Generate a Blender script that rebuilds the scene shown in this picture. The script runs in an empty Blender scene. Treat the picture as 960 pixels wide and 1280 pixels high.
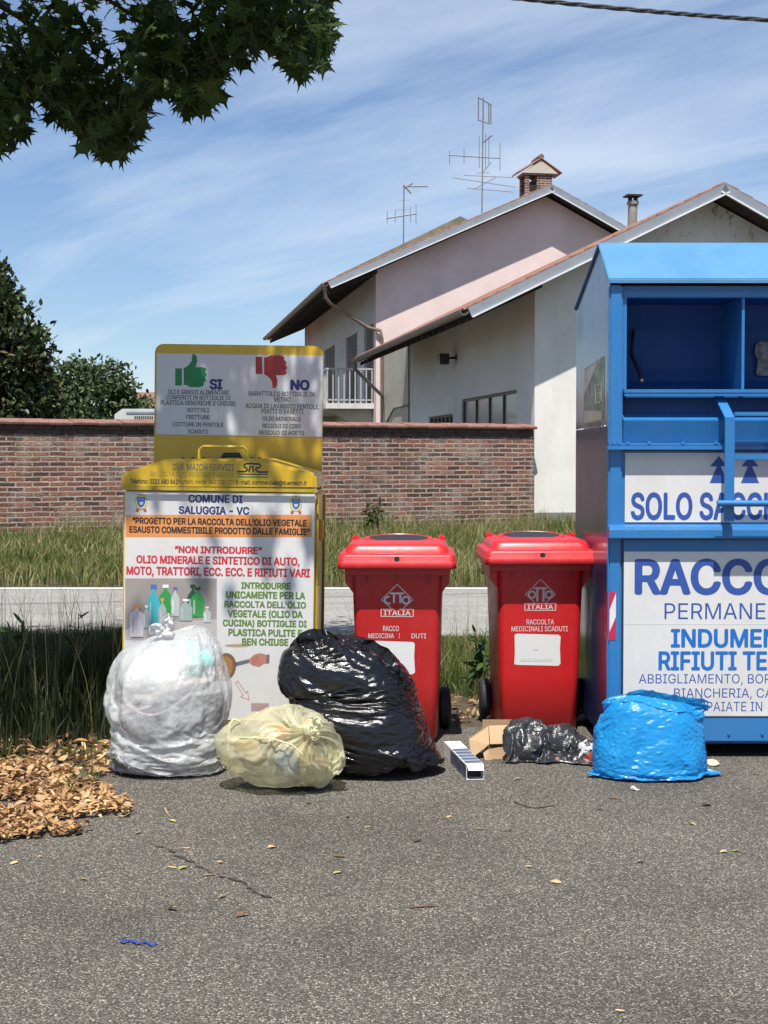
import bpy, bmesh, math, random
import numpy as np
from mathutils import Vector, Matrix, Euler, noise as mnoise

# ------------------------------------------------------------------ camera, sky, sun, exposure
SC = bpy.context.scene
COL = SC.collection
F = 1850.0                      # focal length in pixels of a 960 px wide frame
CAM = Vector((0, 0, 1.30))
TILT = math.atan(67 / F)        # camera looks down a little: horizon at row 573 of 1280
cd = bpy.data.cameras.new('camera'); cam = bpy.data.objects.new('camera', cd); COL.objects.link(cam)
cd.sensor_fit = 'HORIZONTAL'; cd.sensor_width = 36; cd.lens = 36 * F / 960
cd.clip_start = 0.05; cd.clip_end = 5000
cam.location = CAM; cam.rotation_euler = (math.pi / 2 - TILT, 0, 0)
SC.camera = cam

SUN_EL = math.radians(65.5); SUN_AZ = math.radians(-7)     # behind the camera, a touch to the left
SUN = Vector((math.sin(SUN_AZ) * math.cos(SUN_EL), -math.cos(SUN_AZ) * math.cos(SUN_EL), math.sin(SUN_EL)))
ld = bpy.data.lights.new('sun', 'SUN'); lo = bpy.data.objects.new('sun', ld); COL.objects.link(lo)
ld.energy = 5.0; ld.angle = math.radians(0.55); ld.color = (1.0, 0.955, 0.88)
lo.location = (0, -5, 30); lo.rotation_euler = SUN.to_track_quat('Z', 'Y').to_euler()

W = bpy.data.worlds.new('World'); SC.world = W; W.use_nodes = True
wt = W.node_tree; wt.nodes.clear()
def wn(t, **k):
    n = wt.nodes.new(t)
    for a, b in k.items(): setattr(n, a, b)
    return n
sky = wn('ShaderNodeTexSky', sky_type='NISHITA', sun_disc=False, sun_elevation=SUN_EL, sun_rotation=math.pi - SUN_AZ,
         altitude=200, air_density=1.0, dust_density=0.2, ozone_density=2.0)
bg = wn('ShaderNodeBackground'); wo = wn('ShaderNodeOutputWorld')
tc = wn('ShaderNodeTexCoord')
# thin streaky cirrus: project the view direction on a high plane
sep = wn('ShaderNodeSeparateXYZ'); wt.links.new(tc.outputs['Generated'], sep.inputs[0])
def wmath(op, a, b):
    n = wn('ShaderNodeMath', operation=op)
    for i, v in enumerate((a, b)):
        if isinstance(v, (int, float)): n.inputs[i].default_value = v
        else: wt.links.new(v, n.inputs[i])
    return n.outputs[0]
zc = wmath('MAXIMUM', wmath('ADD', sep.outputs[2], 0.06), 0.03)
px_ = wmath('DIVIDE', sep.outputs[0], zc); py_ = wmath('DIVIDE', sep.outputs[1], zc)
cmb = wn('ShaderNodeCombineXYZ'); wt.links.new(px_, cmb.inputs[0]); wt.links.new(py_, cmb.inputs[1])
mp = wn('ShaderNodeMapping', vector_type='TEXTURE'); mp.inputs['Rotation'].default_value = (0, 0, math.radians(-54)); mp.inputs['Scale'].default_value = (4.2, 0.85, 1)
wt.links.new(cmb.outputs[0], mp.inputs[0])
n1 = wn('ShaderNodeTexNoise'); n1.inputs['Scale'].default_value = 1.0; n1.inputs['Detail'].default_value = 9; n1.inputs['Roughness'].default_value = 0.6; n1.inputs['Distortion'].default_value = 0.9
wt.links.new(mp.outputs[0], n1.inputs['Vector'])
mp2 = wn('ShaderNodeMapping'); mp2.inputs['Location'].default_value = (3.1, 1.7, 0); mp2.inputs['Rotation'].default_value = (0, 0, math.radians(-10)); mp2.inputs['Scale'].default_value = (0.55, 0.35, 1)
wt.links.new(cmb.outputs[0], mp2.inputs[0])
n2 = wn('ShaderNodeTexNoise'); n2.inputs['Scale'].default_value = 0.9; n2.inputs['Detail'].default_value = 4; n2.inputs['Roughness'].default_value = 0.5
wt.links.new(mp2.outputs[0], n2.inputs['Vector'])
mixn = wmath('ADD', wmath('MULTIPLY', n1.outputs[0], 0.6), wmath('MULTIPLY', n2.outputs[0], 0.5))
ramp = wn('ShaderNodeValToRGB'); ramp.color_ramp.elements[0].position = 0.47; ramp.color_ramp.elements[1].position = 0.68
ramp.color_ramp.elements[0].color = (0.02, 0.02, 0.02, 1); ramp.color_ramp.elements[1].color = (0.72, 0.72, 0.72, 1)
wt.links.new(mixn, ramp.inputs[0])
cmix = wn('ShaderNodeMix', data_type='RGBA'); wt.links.new(ramp.outputs[0], cmix.inputs['Factor'])
tint = wn('ShaderNodeMix', data_type='RGBA', blend_type='MULTIPLY'); tint.inputs['Factor'].default_value = 1; wt.links.new(sky.outputs[0], tint.inputs['A']); tint.inputs['B'].default_value = (1.06, 1.16, 1.34, 1)
wt.links.new(tint.outputs['Result'], cmix.inputs['A']); cmix.inputs['B'].default_value = (8.0, 9.2, 10.8, 1)
wt.links.new(cmix.outputs['Result'], bg.inputs[0]); bg.inputs[1].default_value = 0.06
wt.links.new(bg.outputs[0], wo.inputs[0])

SC.view_settings.view_transform = 'Standard'; SC.view_settings.look = 'None'
SC.view_settings.exposure = 0.62; SC.view_settings.gamma = 1.0
SC.view_settings.use_curve_mapping = False
SC.cycles.use_denoising = True
SC.cycles.max_bounces = 8; SC.cycles.transparent_max_bounces = 16; SC.cycles.diffuse_bounces = 3
SC.cycles.sample_clamp_indirect = 6

# ------------------------------------------------------------------ helpers
RNG = np.random.default_rng(7)
random.seed(7)
def ray(px, py):
    return Vector((0, math.cos(TILT), -math.sin(TILT))) + Vector((1, 0, 0)) * ((px - 480) / F) + Vector((0, math.sin(TILT), math.cos(TILT))) * ((640 - py) / F)
def at(px, py, Y):                       # the point at depth Y seen at a pixel of the photo
    d = ray(px, py); return CAM + d * (Y / d.y)
def gnd(px, py, z=0.0):                  # the point of the ground seen at a pixel
    d = ray(px, py); return CAM + d * ((z - CAM.z) / d.z)
def onplane(px, py, p, n):
    d = ray(px, py); return CAM + d * ((p - CAM).dot(n) / d.dot(n))
def proj(P):                             # world points (n,3) -> pixels
    P = np.asarray(P, float) - np.array(CAM)
    c, s = math.cos(TILT), math.sin(TILT)
    zf = P[:, 1] * c - P[:, 2] * s; up = P[:, 1] * s + P[:, 2] * c
    return 480 + F * P[:, 0] / zf, 640 - F * up / zf

def tag(o, label=None, cat=None, group=None, kind=None):
    if label: o['label'] = label
    if cat: o['category'] = cat
    if group: o['group'] = group
    if kind: o['kind'] = kind
    return o
def thing(name, label, cat, loc=(0, 0, 0), rot=(0, 0, 0), group=None):
    o = bpy.data.objects.new(name, None); COL.objects.link(o)
    o.empty_display_size = 0.1
    o.location = loc; o.rotation_euler = rot
    return tag(o, label, cat, group)
def link_mesh(name, me, mats=None, parent=None):
    if mats is not None:
        for m in (mats if isinstance(mats, (list, tuple)) else [mats]): me.materials.append(m)
    o = bpy.data.objects.new(name, me); COL.objects.link(o)
    if parent: o.parent = parent
    return o
def np_mesh(name, V, Fc, smooth=False, attr=None):
    """mesh from arrays; Fc (n,k) faces of equal size; attr: per-vertex float attributes"""
    me = bpy.data.meshes.new(name)
    V = np.asarray(V, np.float32); Fc = np.asarray(Fc, np.int32)
    n, k = Fc.shape
    me.vertices.add(len(V)); me.vertices.foreach_set('co', V.ravel())
    me.loops.add(n * k); me.loops.foreach_set('vertex_index', Fc.ravel())
    me.polygons.add(n); me.polygons.foreach_set('loop_start', np.arange(0, n * k, k, dtype=np.int32))
    try: me.polygons.foreach_set('loop_total', np.full(n, k, np.int32))
    except Exception: pass
    if attr:
        for a, val in attr.items():
            at_ = me.attributes.new(a, 'FLOAT', 'POINT'); at_.data.foreach_set('value', np.asarray(val, np.float32).ravel())
    me.update(calc_edges=True); me.validate()
    me.polygons.foreach_set('use_smooth', np.full(len(me.polygons), smooth))
    return me

class MB:
    """collects shapes, then links them as ONE mesh object"""
    def __init__(s): s.v = []; s.f = []; s.m = []
    def add(s, V, Fc, mi=0):
        b = len(s.v); s.v += [tuple(p) for p in V]; s.f += [tuple(i + b for i in f) for f in Fc]; s.m += [mi] * len(Fc); return s
    def box(s, x0, x1, y0, y1, z0, z1, mi=0, M=None):
        V = [(x, y, z) for z in (z0, z1) for y in (y0, y1) for x in (x0, x1)]
        if M is not None: V = [M @ Vector(p) for p in V]
        return s.add(V, [(0, 2, 3, 1), (4, 5, 7, 6), (0, 1, 5, 4), (2, 6, 7, 3), (0, 4, 6, 2), (1, 3, 7, 5)], mi)
    def prism(s, P, e, mi=0):            # polygon P (3-D points) pushed along e
        P = [Vector(p) for p in P]; e = Vector(e); n = len(P)
        V = P + [p + e for p in P]
        return s.add(V, [tuple(range(n - 1, -1, -1)), tuple(range(n, 2 * n))] + [(i, (i + 1) % n, (i + 1) % n + n, i + n) for i in range(n)], mi)
    def poly(s, P, mi=0): return s.add(P, [tuple(range(len(P)))], mi)
    def tube(s, P, r, n=8, mi=0, caps=True):
        P = [Vector(p) for p in P]; R = r if isinstance(r, (list, tuple)) else [r] * len(P)
        V = []; Fc = []; up = None
        for i, p in enumerate(P):
            t = (P[min(i + 1, len(P) - 1)] - P[max(i - 1, 0)]).normalized()
            if up is None:
                up = Vector((0, 0, 1)) if abs(t.z) < .9 else Vector((1, 0, 0))
            a = t.cross(up); a = a.normalized() if a.length > 1e-6 else Vector((1, 0, 0)); b = t.cross(a).normalized(); up = -b
            for k in range(n):
                w = 2 * math.pi * k / n; V.append(p + (a * math.cos(w) + b * math.sin(w)) * R[i])
        for i in range(len(P) - 1):
            for k in range(n): Fc.append((i * n + k, i * n + (k + 1) % n, (i + 1) * n + (k + 1) % n, (i + 1) * n + k))
        if caps: Fc += [tuple(range(n)), tuple(range((len(P) - 1) * n + n - 1, (len(P) - 1) * n - 1, -1))]
        return s.add(V, Fc, mi)
    def loft(s, rings, mi=0, cap0=True, cap1=True):
        n = len(rings[0]); V = [p for r in rings for p in r]; Fc = []
        for i in range(len(rings) - 1):
            for k in range(n): Fc.append((i * n + k, i * n + (k + 1) % n, (i + 1) * n + (k + 1) % n, (i + 1) * n + k))
        if cap0: Fc.append(tuple(range(n - 1, -1, -1)))
        if cap1: Fc.append(tuple(range((len(rings) - 1) * n, len(rings) * n)))
        return s.add(V, Fc, mi)
    def build(s, name, mats, parent=None, smooth=None, bevel=0, seg=2, fix=True):
        me = bpy.data.meshes.new(name); me.from_pydata(s.v, [], s.f)
        for m in (mats if isinstance(mats, (list, tuple)) else [mats]): me.materials.append(m)
        me.polygons.foreach_set('material_index', s.m)
        bm = bmesh.new(); bm.from_mesh(me)
        if fix: bmesh.ops.recalc_face_normals(bm, faces=bm.faces)
        if bevel:
            ed = [e for e in bm.edges if len(e.link_faces) == 2 and e.calc_face_angle(0) > .5]
            bmesh.ops.bevel(bm, geom=ed, offset=bevel, segments=seg, affect='EDGES', clamp_overlap=True)
        bm.to_mesh(me); bm.free()
        if smooth is not None:
            me.polygons.foreach_set('use_smooth', np.ones(len(me.polygons), bool)); me.set_sharp_from_angle(angle=math.radians(smooth))
        me.update()
        o = bpy.data.objects.new(name, me); COL.objects.link(o)
        if parent: o.parent = parent
        return o
def rrect(x0, x1, y0, y1, z, r, n=5):
    out = []
    for cx, cy, a0 in ((x1 - r, y1 - r, 0), (x0 + r, y1 - r, 90), (x0 + r, y0 + r, 180), (x1 - r, y0 + r, 270)):
        for k in range(n + 1):
            a = math.radians(a0 + 90 * k / n); out.append((cx + r * math.cos(a), cy + r * math.sin(a), z))
    return out
def copy_tree(o, parent=None):
    c = o.copy(); COL.objects.link(c)
    if parent: c.parent = parent
    for ch in [x for x in bpy.data.objects if x.parent == o]: copy_tree(ch, c)
    return c

# ------------------------------------------------------------------ materials
class NT:
    def __init__(s, name):
        s.m = bpy.data.materials.new(name); s.m.use_nodes = True; s.t = s.m.node_tree; s.t.nodes.clear()
        s.out = s.n('ShaderNodeOutputMaterial'); s.b = s.n('ShaderNodeBsdfPrincipled'); s.l(s.b.outputs[0], s.out.inputs[0])
        s._oc = None
    def n(s, t, **k):
        x = s.t.nodes.new(t)
        for a, b in k.items(): setattr(x, a, b)
        return x
    def l(s, a, b): s.t.links.new(a, b)
    def oc(s):
        if s._oc is None: s._oc = s.n('ShaderNodeTexCoord').outputs['Object']
        return s._oc
    def noise(s, scale, detail=4, rough=.55, stretch=None, dist=0, vec=None):
        v = vec or s.oc()
        if stretch:
            m = s.n('ShaderNodeMapping'); m.inputs['Scale'].default_value = stretch; s.l(v, m.inputs[0]); v = m.outputs[0]
        x = s.n('ShaderNodeTexNoise'); x.inputs['Scale'].default_value = scale; x.inputs['Detail'].default_value = detail
        x.inputs['Roughness'].default_value = rough; x.inputs['Distortion'].default_value = dist; s.l(v, x.inputs['Vector']); return x.outputs[0]
    def ramp(s, fac, stops):
        r = s.n('ShaderNodeValToRGB'); cr = r.color_ramp
        while len(cr.elements) < len(stops): cr.elements.new(0.5)
        for e, (p, c) in zip(cr.elements, stops):
            e.position = p; e.color = (*c, 1) if hasattr(c, '__len__') else (c, c, c, 1)
        s.l(fac, r.inputs[0]); return r.outputs[0]
    def mix(s, fac, a, b, mode='MIX'):
        x = s.n('ShaderNodeMix', data_type='RGBA', blend_type=mode)
        for key, v in (('Factor', fac), ('A', a), ('B', b)):
            sock = [q for q in x.inputs if q.name == key and (q.type == 'RGBA' or key == 'Factor')][0]
            if hasattr(v, 'is_output'): s.l(v, sock)
            elif key == 'Factor': sock.default_value = v
            else: sock.default_value = (*v, 1)
        return [q for q in x.outputs if q.type == 'RGBA'][0]
    def math(s, op, a, b=0.0, clamp=False):
        x = s.n('ShaderNodeMath', operation=op, use_clamp=clamp)
        for i, v in enumerate((a, b)):
            if hasattr(v, 'is_output'): s.l(v, x.inputs[i])
            else: x.inputs[i].default_value = v
        return x.outputs[0]
    def set(s, **k):
        for a, v in k.items():
            sock = s.b.inputs[a.replace('_', ' ')]
            if hasattr(v, 'is_output'): s.l(v, sock)
            elif hasattr(v, '__len__') and len(v) == 3: sock.default_value = (*v, 1) if sock.type == 'RGBA' else v
            else: sock.default_value = v
        return s
    def bump(s, h, strength=.3, dist=.01):
        x = s.n('ShaderNodeBump'); x.inputs['Strength'].default_value = strength; x.inputs['Distance'].default_value = dist
        s.l(h, x.inputs['Height']); s.l(x.outputs[0], s.b.inputs['Normal']); return s
def surf(name, col, var=.18, scale=6, rough=.6, rvar=.12, metal=0, bump=0, bscale=60, bdist=.004, grime=None, gscale=3, gfac=.5, stretch=None, spec=.5, coat=0, wear=None):
    """a painted / plastered surface: base colour with broad variation, fine mottling, optional grime patches"""
    t = NT(name); c = Vector(col)
    a = t.noise(scale, 5, .6, stretch); lo_ = tuple(c * (1 - var)); hi_ = tuple(min(1, x * (1 + var * .7)) for x in c)
    base = t.ramp(a, [(.3, lo_), (.7, hi_)])
    if grime:
        g = t.ramp(t.noise(gscale, 7, .68, stretch), [(.45, 0.), (.75, gfac)])
        base = t.mix(g, base, grime)
    if wear:                               # chips and rubbed streaks in the paint
        base = t.mix(t.ramp(t.noise(16, 7, .75, (.35, 1, 1.6)), [(.64, 0.), (.70, .55)]), base, wear[0])
        base = t.mix(t.ramp(t.noise(30, 5, .7, (1, 1, .5)), [(.71, 0.), (.74, .85)]), base, wear[1])
    t.set(Base_Color=base, Metallic=metal, Specular_IOR_Level=spec, Coat_Weight=coat)
    t.set(Roughness=t.ramp(t.noise(scale * 2.3, 4), [(.3, max(.02, rough - rvar)), (.7, min(1, rough + rvar))]))
    if bump: t.bump(t.noise(bscale, 4, .6), bump, bdist)
    return t.m
def flat(name, col, rough=.6, var=.1, scale=14):
    return surf(name, col, var, scale, rough, .08)

# ------------------------------------------------------------------ writing
_tc = {}
try: FONT = bpy.data.fonts.load(bpy.utils.system_resource('DATAFILES', path='fonts') + '/Inter.woff2')      # the sans face that ships with Blender
except Exception: FONT = None
from mathutils.geometry import tessellate_polygon, interpolate_bezier
def _area(P): return .5 * sum(P[i][0] * P[(i + 1) % len(P)][1] - P[(i + 1) % len(P)][0] * P[i][1] for i in range(len(P)))
def _simple(P, depth=0):
    """split a contour that crosses itself into simple loops"""
    n = len(P)
    for i in range(n):
        a, b_ = P[i], P[(i + 1) % n]
        for j in range(i + 2, n):
            if i == 0 and j == n - 1: continue
            c, d = P[j], P[(j + 1) % n]
            den = (b_[0] - a[0]) * (d[1] - c[1]) - (b_[1] - a[1]) * (d[0] - c[0])
            if abs(den) < 1e-12: continue
            t = ((c[0] - a[0]) * (d[1] - c[1]) - (c[1] - a[1]) * (d[0] - c[0])) / den; u = ((c[0] - a[0]) * (b_[1] - a[1]) - (c[1] - a[1]) * (b_[0] - a[0])) / den
            if 1e-6 < t < 1 - 1e-6 and 1e-6 < u < 1 - 1e-6 and depth < 40:
                X = (a[0] + t * (b_[0] - a[0]), a[1] + t * (b_[1] - a[1]))
                return _simple([X] + P[i + 1:j + 1], depth + 1) + _simple(P[:i + 1] + [X] + P[j + 1:], depth + 1)
    return [P]
def _inside(p, P):
    r = False
    for i in range(len(P)):
        a, b_ = P[i], P[i - 1]
        if (a[1] > p[1]) != (b_[1] > p[1]) and p[0] < (b_[0] - a[0]) * (p[1] - a[1]) / (b_[1] - a[1]) + a[0]: r = not r
    return r
def glyphs(s):
    """outlines of a line of text, every stroke contour filled on its own (contours may overlap)"""
    if s not in _tc:
        cu = bpy.data.curves.new('t', 'FONT'); cu.body = s; cu.size = 1
        if FONT: cu.font = FONT
        o = bpy.data.objects.new('t', cu); COL.objects.link(o)
        dg = bpy.context.evaluated_depsgraph_get(); cv = o.evaluated_get(dg).to_curve(dg)
        loops = []
        for sp in cv.splines:
            bp = sp.bezier_points; P = []
            if len(bp):
                for i in range(len(bp)):
                    a, c = bp[i], bp[(i + 1) % len(bp)]
                    line = (a.handle_right - a.co).length < 1e-5 and (c.handle_left - c.co).length < 1e-5
                    seg = [a.co] if line else interpolate_bezier(a.co, a.handle_right, c.handle_left, c.co, 5)[:-1]
                    P += [(q[0], q[1]) for q in seg]
            else: P = [(q.co[0], q.co[1]) for q in sp.points]
            Q = []
            for q in P:
                if not Q or abs(q[0] - Q[-1][0]) + abs(q[1] - Q[-1][1]) > 1e-5: Q.append(q)
            if len(Q) > 2: loops += [q for q in _simple(Q) if len(q) > 2 and abs(_area(q)) > 1e-5]
        o.to_curve_clear(); bpy.data.objects.remove(o); bpy.data.curves.remove(cu)
        V = []; FF = []
        if loops:
            sgn = np.sign(_area(max(loops, key=lambda L_: abs(_area(L_)))))
            outer = [L_ for L_ in loops if np.sign(_area(L_)) == sgn]; holes = [L_ for L_ in loops if np.sign(_area(L_)) != sgn]
            for li, L_ in enumerate(outer):
                hs = [h for h in holes if _inside(h[0], L_) and abs(_area(h)) < abs(_area(L_))]
                polys = [[Vector((x, y, 0)) for x, y in q] for q in [L_] + hs]
                flat_ = [q for pl in polys for q in pl]; n = len(V); V += [(q.x, q.y, (li % 9) * .000008) for q in flat_]
                FF += [tuple(k + n for k in tri) for tri in tessellate_polygon(polys)]
        _tc[s] = (np.array(V) if V else np.zeros((1, 3)), FF)
    return _tc[s]
CAPH = None
def lettering(s, x0, x1, z0, z1, y, mat, parent, prefix=None, bold=0.0, name='lettering', shear=0):
    """capitals on the plane y of the parent's frame: baseline z0, cap height to z1, from x0 to x1 (x1 is where `prefix` ends)"""
    V, P = glyphs(s); ref = glyphs('H')[0]; cap = ref[:, 1].max() - ref[:, 1].min(); base = ref[:, 1].min()
    Vp = glyphs(prefix)[0] if prefix else V
    xa, xb = V[:, 0].min(), Vp[:, 0].max()
    sx = (x1 - x0) / (xb - xa); sz = (z1 - z0) / cap
    bold *= .62
    VV = []; FF = []                       # heavier faces: the strokes thickened by shifted layers a hair apart
    sh = [(0, 0)] if bold <= .006 else [(bold * math.cos(q), bold * .75 * math.sin(q)) for q in np.linspace(0, 2 * math.pi, 9)[:-1]]
    for i, (dx, dz) in enumerate(sh):
        n = len(VV); VV += [(x0 + (a - xa + dx) * sx, y - i * .00008 - li, z0 + (c - base + dz) * sz) for a, c, li in V]; FF += [tuple(k + n for k in f) for f in P]
    me = bpy.data.meshes.new(name); me.from_pydata(VV, [], FF); me.update()
    return link_mesh(name, me, mat, parent)
# ------------------------------------------------------------------ ground
def asphalt_mat():
    t = NT('asphalt'); v = t.oc()
    vo = t.n('ShaderNodeTexVoronoi'); vo.inputs['Scale'].default_value = 150; t.l(v, vo.inputs['Vector'])
    sp = t.n('ShaderNodeSeparateColor'); t.l(vo.outputs['Color'], sp.inputs[0])
    stone = t.ramp(sp.outputs[0], [(0, (.07, .064, .056)), (.45, (.135, .125, .11)), (.72, (.22, .205, .178)), (.92, (.34, .315, .27)), (1, (.55, .515, .45))])
    edge = t.ramp(vo.outputs['Distance'], [(.28, 1.), (.62, .0)])
    c = t.mix(edge, (.052, .048, .042), stone)
    vf = t.n('ShaderNodeTexVoronoi'); vf.inputs['Scale'].default_value = 300; t.l(v, vf.inputs['Vector'])
    sf = t.n('ShaderNodeSeparateColor'); t.l(vf.outputs['Color'], sf.inputs[0])
    c = t.mix(t.ramp(sf.outputs[0], [(.7, 0.), (.95, .5)]), c, (.25, .235, .21))
    big = t.noise(1.1, 6, .65)
    c = t.mix(1.0, c, t.ramp(big, [(.28, .62), (.5, .93), (.72, 1.10)]), 'MULTIPLY')
    st = t.noise(2.3, 5, .7, (1, .45, 1), 0.6)
    c = t.mix(t.ramp(st, [(.62, 0.), (.72, .5)]), c, (.045, .042, .04))
    ru = t.noise(3.1, 6, .7, (1, .6, 1), 1.0, )
    c = t.mix(t.ramp(ru, [(.66, 0.), (.78, .35)]), c, (.16, .085, .05))
    c = t.mix(1.0, c, (1.08, 1.06, 1.02), 'MULTIPLY')
    dk = t.noise(4.5, 3, .5, (1, 1.6, 1)); c = t.mix(t.ramp(dk, [(.70, 0.), (.76, .55)]), c, (.035, .033, .031))
    t.set(Base_Color=c, Roughness=.85, Specular_IOR_Level=.3)
    h = t.math('MULTIPLY', vo.outputs['Distance'], -1.0)
    t.bump(h, .9, .006); return t.m
def soil_mat():
    t = NT('soil')
    c = t.ramp(t.noise(9, 8, .7), [(.3, (.04, .032, .02)), (.55, (.09, .07, .04)), (.75, (.16, .125, .075))])
    t.set(Base_Color=c, Roughness=.95); t.bump(t.noise(40, 6, .7), .8, .03); return t.m
def road_mat():
    t = NT('road_surface'); v = t.oc()
    vo = t.n('ShaderNodeTexVoronoi'); vo.inputs['Scale'].default_value = 60; t.l(v, vo.inputs['Vector'])
    sp = t.n('ShaderNodeSeparateColor'); t.l(vo.outputs['Color'], sp.inputs[0])
    c = t.ramp(sp.outputs[0], [(0, (.19, .18, .165)), (.8, (.27, .26, .24)), (1, (.36, .345, .32))])
    c = t.mix(1.0, c, t.ramp(t.noise(1.6, 6, .65, (.5, 1.6, 1)), [(.3, .78), (.7, 1.1)]), 'MULTIPLY')
    t.set(Base_Color=c, Roughness=.9); t.bump(vo.outputs['Distance'], .4, .01); return t.m
M_asph, M_soil, M_road = asphalt_mat(), soil_mat(), road_mat()
def sheet(name, x0, x1, y0, y1, z, m, nx=1, ny=1):
    b = MB(); b.poly([(x0, y0, z), (x1, y0, z), (x1, y1, z), (x0, y1, z)]); return tag(b.build(name, m, fix=False), kind='structure')
sheet('ground', -900, 900, -60, 2500, -.012, M_soil)
# the asphalt lot: its far border runs along the verge, ragged at the left where leaf litter has drifted over it
b = MB()
ed = [(40, 7.05), (1.9, 7.0), (.8, 7.15), (.1, 7.1), (-.45, 7.0), (-.85, 6.75), (-1.15, 6.35), (-1.35, 6.1), (-1.6, 5.75), (-1.9, 5.6), (-2.6, 5.5), (-40, 5.5)]
b.poly([(-40, -40, 0), (40, -40, 0)] + [(x, y, 0) for x, y in ed])
tag(b.build('asphalt_lot', M_asph, fix=False), kind='structure')
sheet('road', -300, 300, 10.75, 14.85, .004, M_road)
M_wline = surf('road_paint', (.62, .61, .57), .2, 5, .8, grime=(.3, .29, .27), gfac=.6)
sheet('road_edge_line', -300, 300, 14.62, 14.78, .008, M_wline)

# dark crack in the asphalt
b = MB(); P = [gnd(*p) for p in ((378, 1040), (400, 1058), (428, 1066), (455, 1080), (490, 1094), (530, 1103), (560, 1110), (600, 1118))]
P = [p + Vector((0, 0, .003)) for p in P]; P = [Vector(p) for p in [(gnd(a, c).x, gnd(a, c).y, .003) for a, c in ((190, 1055), (207, 1062), (222, 1068), (236, 1078), (250, 1084), (262, 1091), (285, 1097), (305, 1106), (322, 1115), (340, 1126))]]
Q = []
for i in range(len(P) - 1):
    for k in range(4): Q.append(P[i].lerp(P[i + 1], k / 4) + Vector((random.gauss(0, .006), random.gauss(0, .012), 0)))
P = Q; Wd = [max(.0015, random.gauss(.006, .004)) for _ in P]
for i in range(len(P) - 1):
    w0 = Wd[i]; w1 = Wd[i + 1]
    b.poly([P[i] + Vector((0, -w0, 0)), P[i + 1] + Vector((0, -w1, 0)), P[i + 1] + Vector((0, w1, 0)), P[i] + Vector((0, w0, 0))])
tag(b.build('asphalt_crack', flat('crack_tar', (.035, .03, .027), .9), fix=False), kind='structure')

# ------------------------------------------------------------------ grass, litter (uncountable)
def blade_mat(name, stops, trans=.25):
    t = NT(name); a = t.n('ShaderNodeAttribute'); a.attribute_name = 'hue'
    c = t.ramp(a.outputs['Fac'], stops)
    t.set(Base_Color=c, Roughness=.55, Specular_IOR_Level=.35)
    tr = t.n('ShaderNodeBsdfTranslucent'); t.l(c, tr.inputs[0]); mx = t.n('ShaderNodeMixShader'); mx.inputs[0].default_value = trans
    t.l(t.b.outputs[0], mx.inputs[1]); t.l(tr.outputs[0], mx.inputs[2]); t.l(mx.outputs[0], t.out.inputs[0]); return t.m
M_grass = blade_mat('grass_blades', [(0, (.04, .066, .013)), (.35, (.085, .12, .024)), (.65, (.165, .18, .048)), (.85, (.29, .26, .115)), (1, (.44, .38, .21))], .35)
def grass(name, pts, hts, wid, lean=.35, hue=None, z0=0.0, cap=None):
    if cap is not None: hts = np.minimum(hts, cap)
    n = len(pts); S = 4
    ang = RNG.uniform(0, 2 * np.pi, n); L = np.abs(RNG.normal(0, lean, n)); fa = RNG.uniform(0, 2 * np.pi, n)
    wv = np.stack([np.cos(fa), np.sin(fa)], 1) * (np.asarray(wid) * RNG.uniform(.6, 1.3, n))[:, None]
    V = np.zeros((n, (S + 1) * 2, 3)); ts = np.linspace(0, 1, S + 1)
    for i, t in enumerate(ts):
        cx = pts[:, 0] + np.cos(ang) * L * hts * t ** 2; cy = pts[:, 1] + np.sin(ang) * L * hts * t ** 2
        cz = z0 + hts * t * (1 - .25 * L * t); w = (1 - t ** 1.6) * .5 + .03
        V[:, 2 * i] = np.stack([cx - wv[:, 0] * w, cy - wv[:, 1] * w, cz], 1); V[:, 2 * i + 1] = np.stack([cx + wv[:, 0] * w, cy + wv[:, 1] * w, cz], 1)
    q = np.array([[2 * i, 2 * i + 1, 2 * i + 3, 2 * i + 2] for i in range(S)])
    Fc = (np.arange(n)[:, None, None] * ((S + 1) * 2) + q[None]).reshape(-1, 4)
    h = RNG.uniform(0, 1, n) if hue is None else hue
    me = np_mesh(name, V.reshape(-1, 3), Fc, True, {'hue': np.repeat(h, (S + 1) * 2)})
    return tag(link_mesh(name, me, M_grass), kind='stuff')
def scatter(n, x0, x1, y0, y1, keep=None):
    P = np.stack([RNG.uniform(x0, x1, n), RNG.uniform(y0, y1, n)], 1)
    if keep is not None: P = P[keep(P)]
    return P
def vnoise(P, s, o=0.0):
    return np.array([mnoise.noise(Vector((a * s + o, b_ * s, o))) for a, b_ in P])
# verge beside and behind the containers
edx = [e[0] for e in ed][::-1]; edy = [e[1] for e in ed][::-1]
def border(x): return np.interp(x, edx, edy)
# tall unmown grass in the shade at the left
def keepL(P): return (P[:, 1] > border(P[:, 0]) + .55 + .25 * vnoise(P, 1.7, 3.)) & ((P[:, 0] < -1.23) | (P[:, 1] > 7.7))
P = scatter(20000, -3.6, -.95, 5.9, 10.2, keepL); d_ = np.clip((P[:, 1] - border(P[:, 0]) - .4) / 1.1, .2, 1)
hue = np.clip(RNG.beta(1.2, 5.0, len(P)) * .9 - .05 + .10 * vnoise(P, 2.2, 9.), 0, 1)
M_grass_keep = M_grass; M_grass = blade_mat('old_grass_painted_shade', [(0, (.03, .043, .016)), (.35, (.06, .07, .027)), (.7, (.13, .125, .055)), (1, (.26, .23, .13))], .2)  # old brownish blades, darkened further: the tree's shade is put into their colour
cap = np.maximum(.06, 1.31 - .1155 * P[:, 1] + .10 * vnoise(P, 1.6, 11.)) * RNG.uniform(.8, 1.12, len(P))
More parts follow.
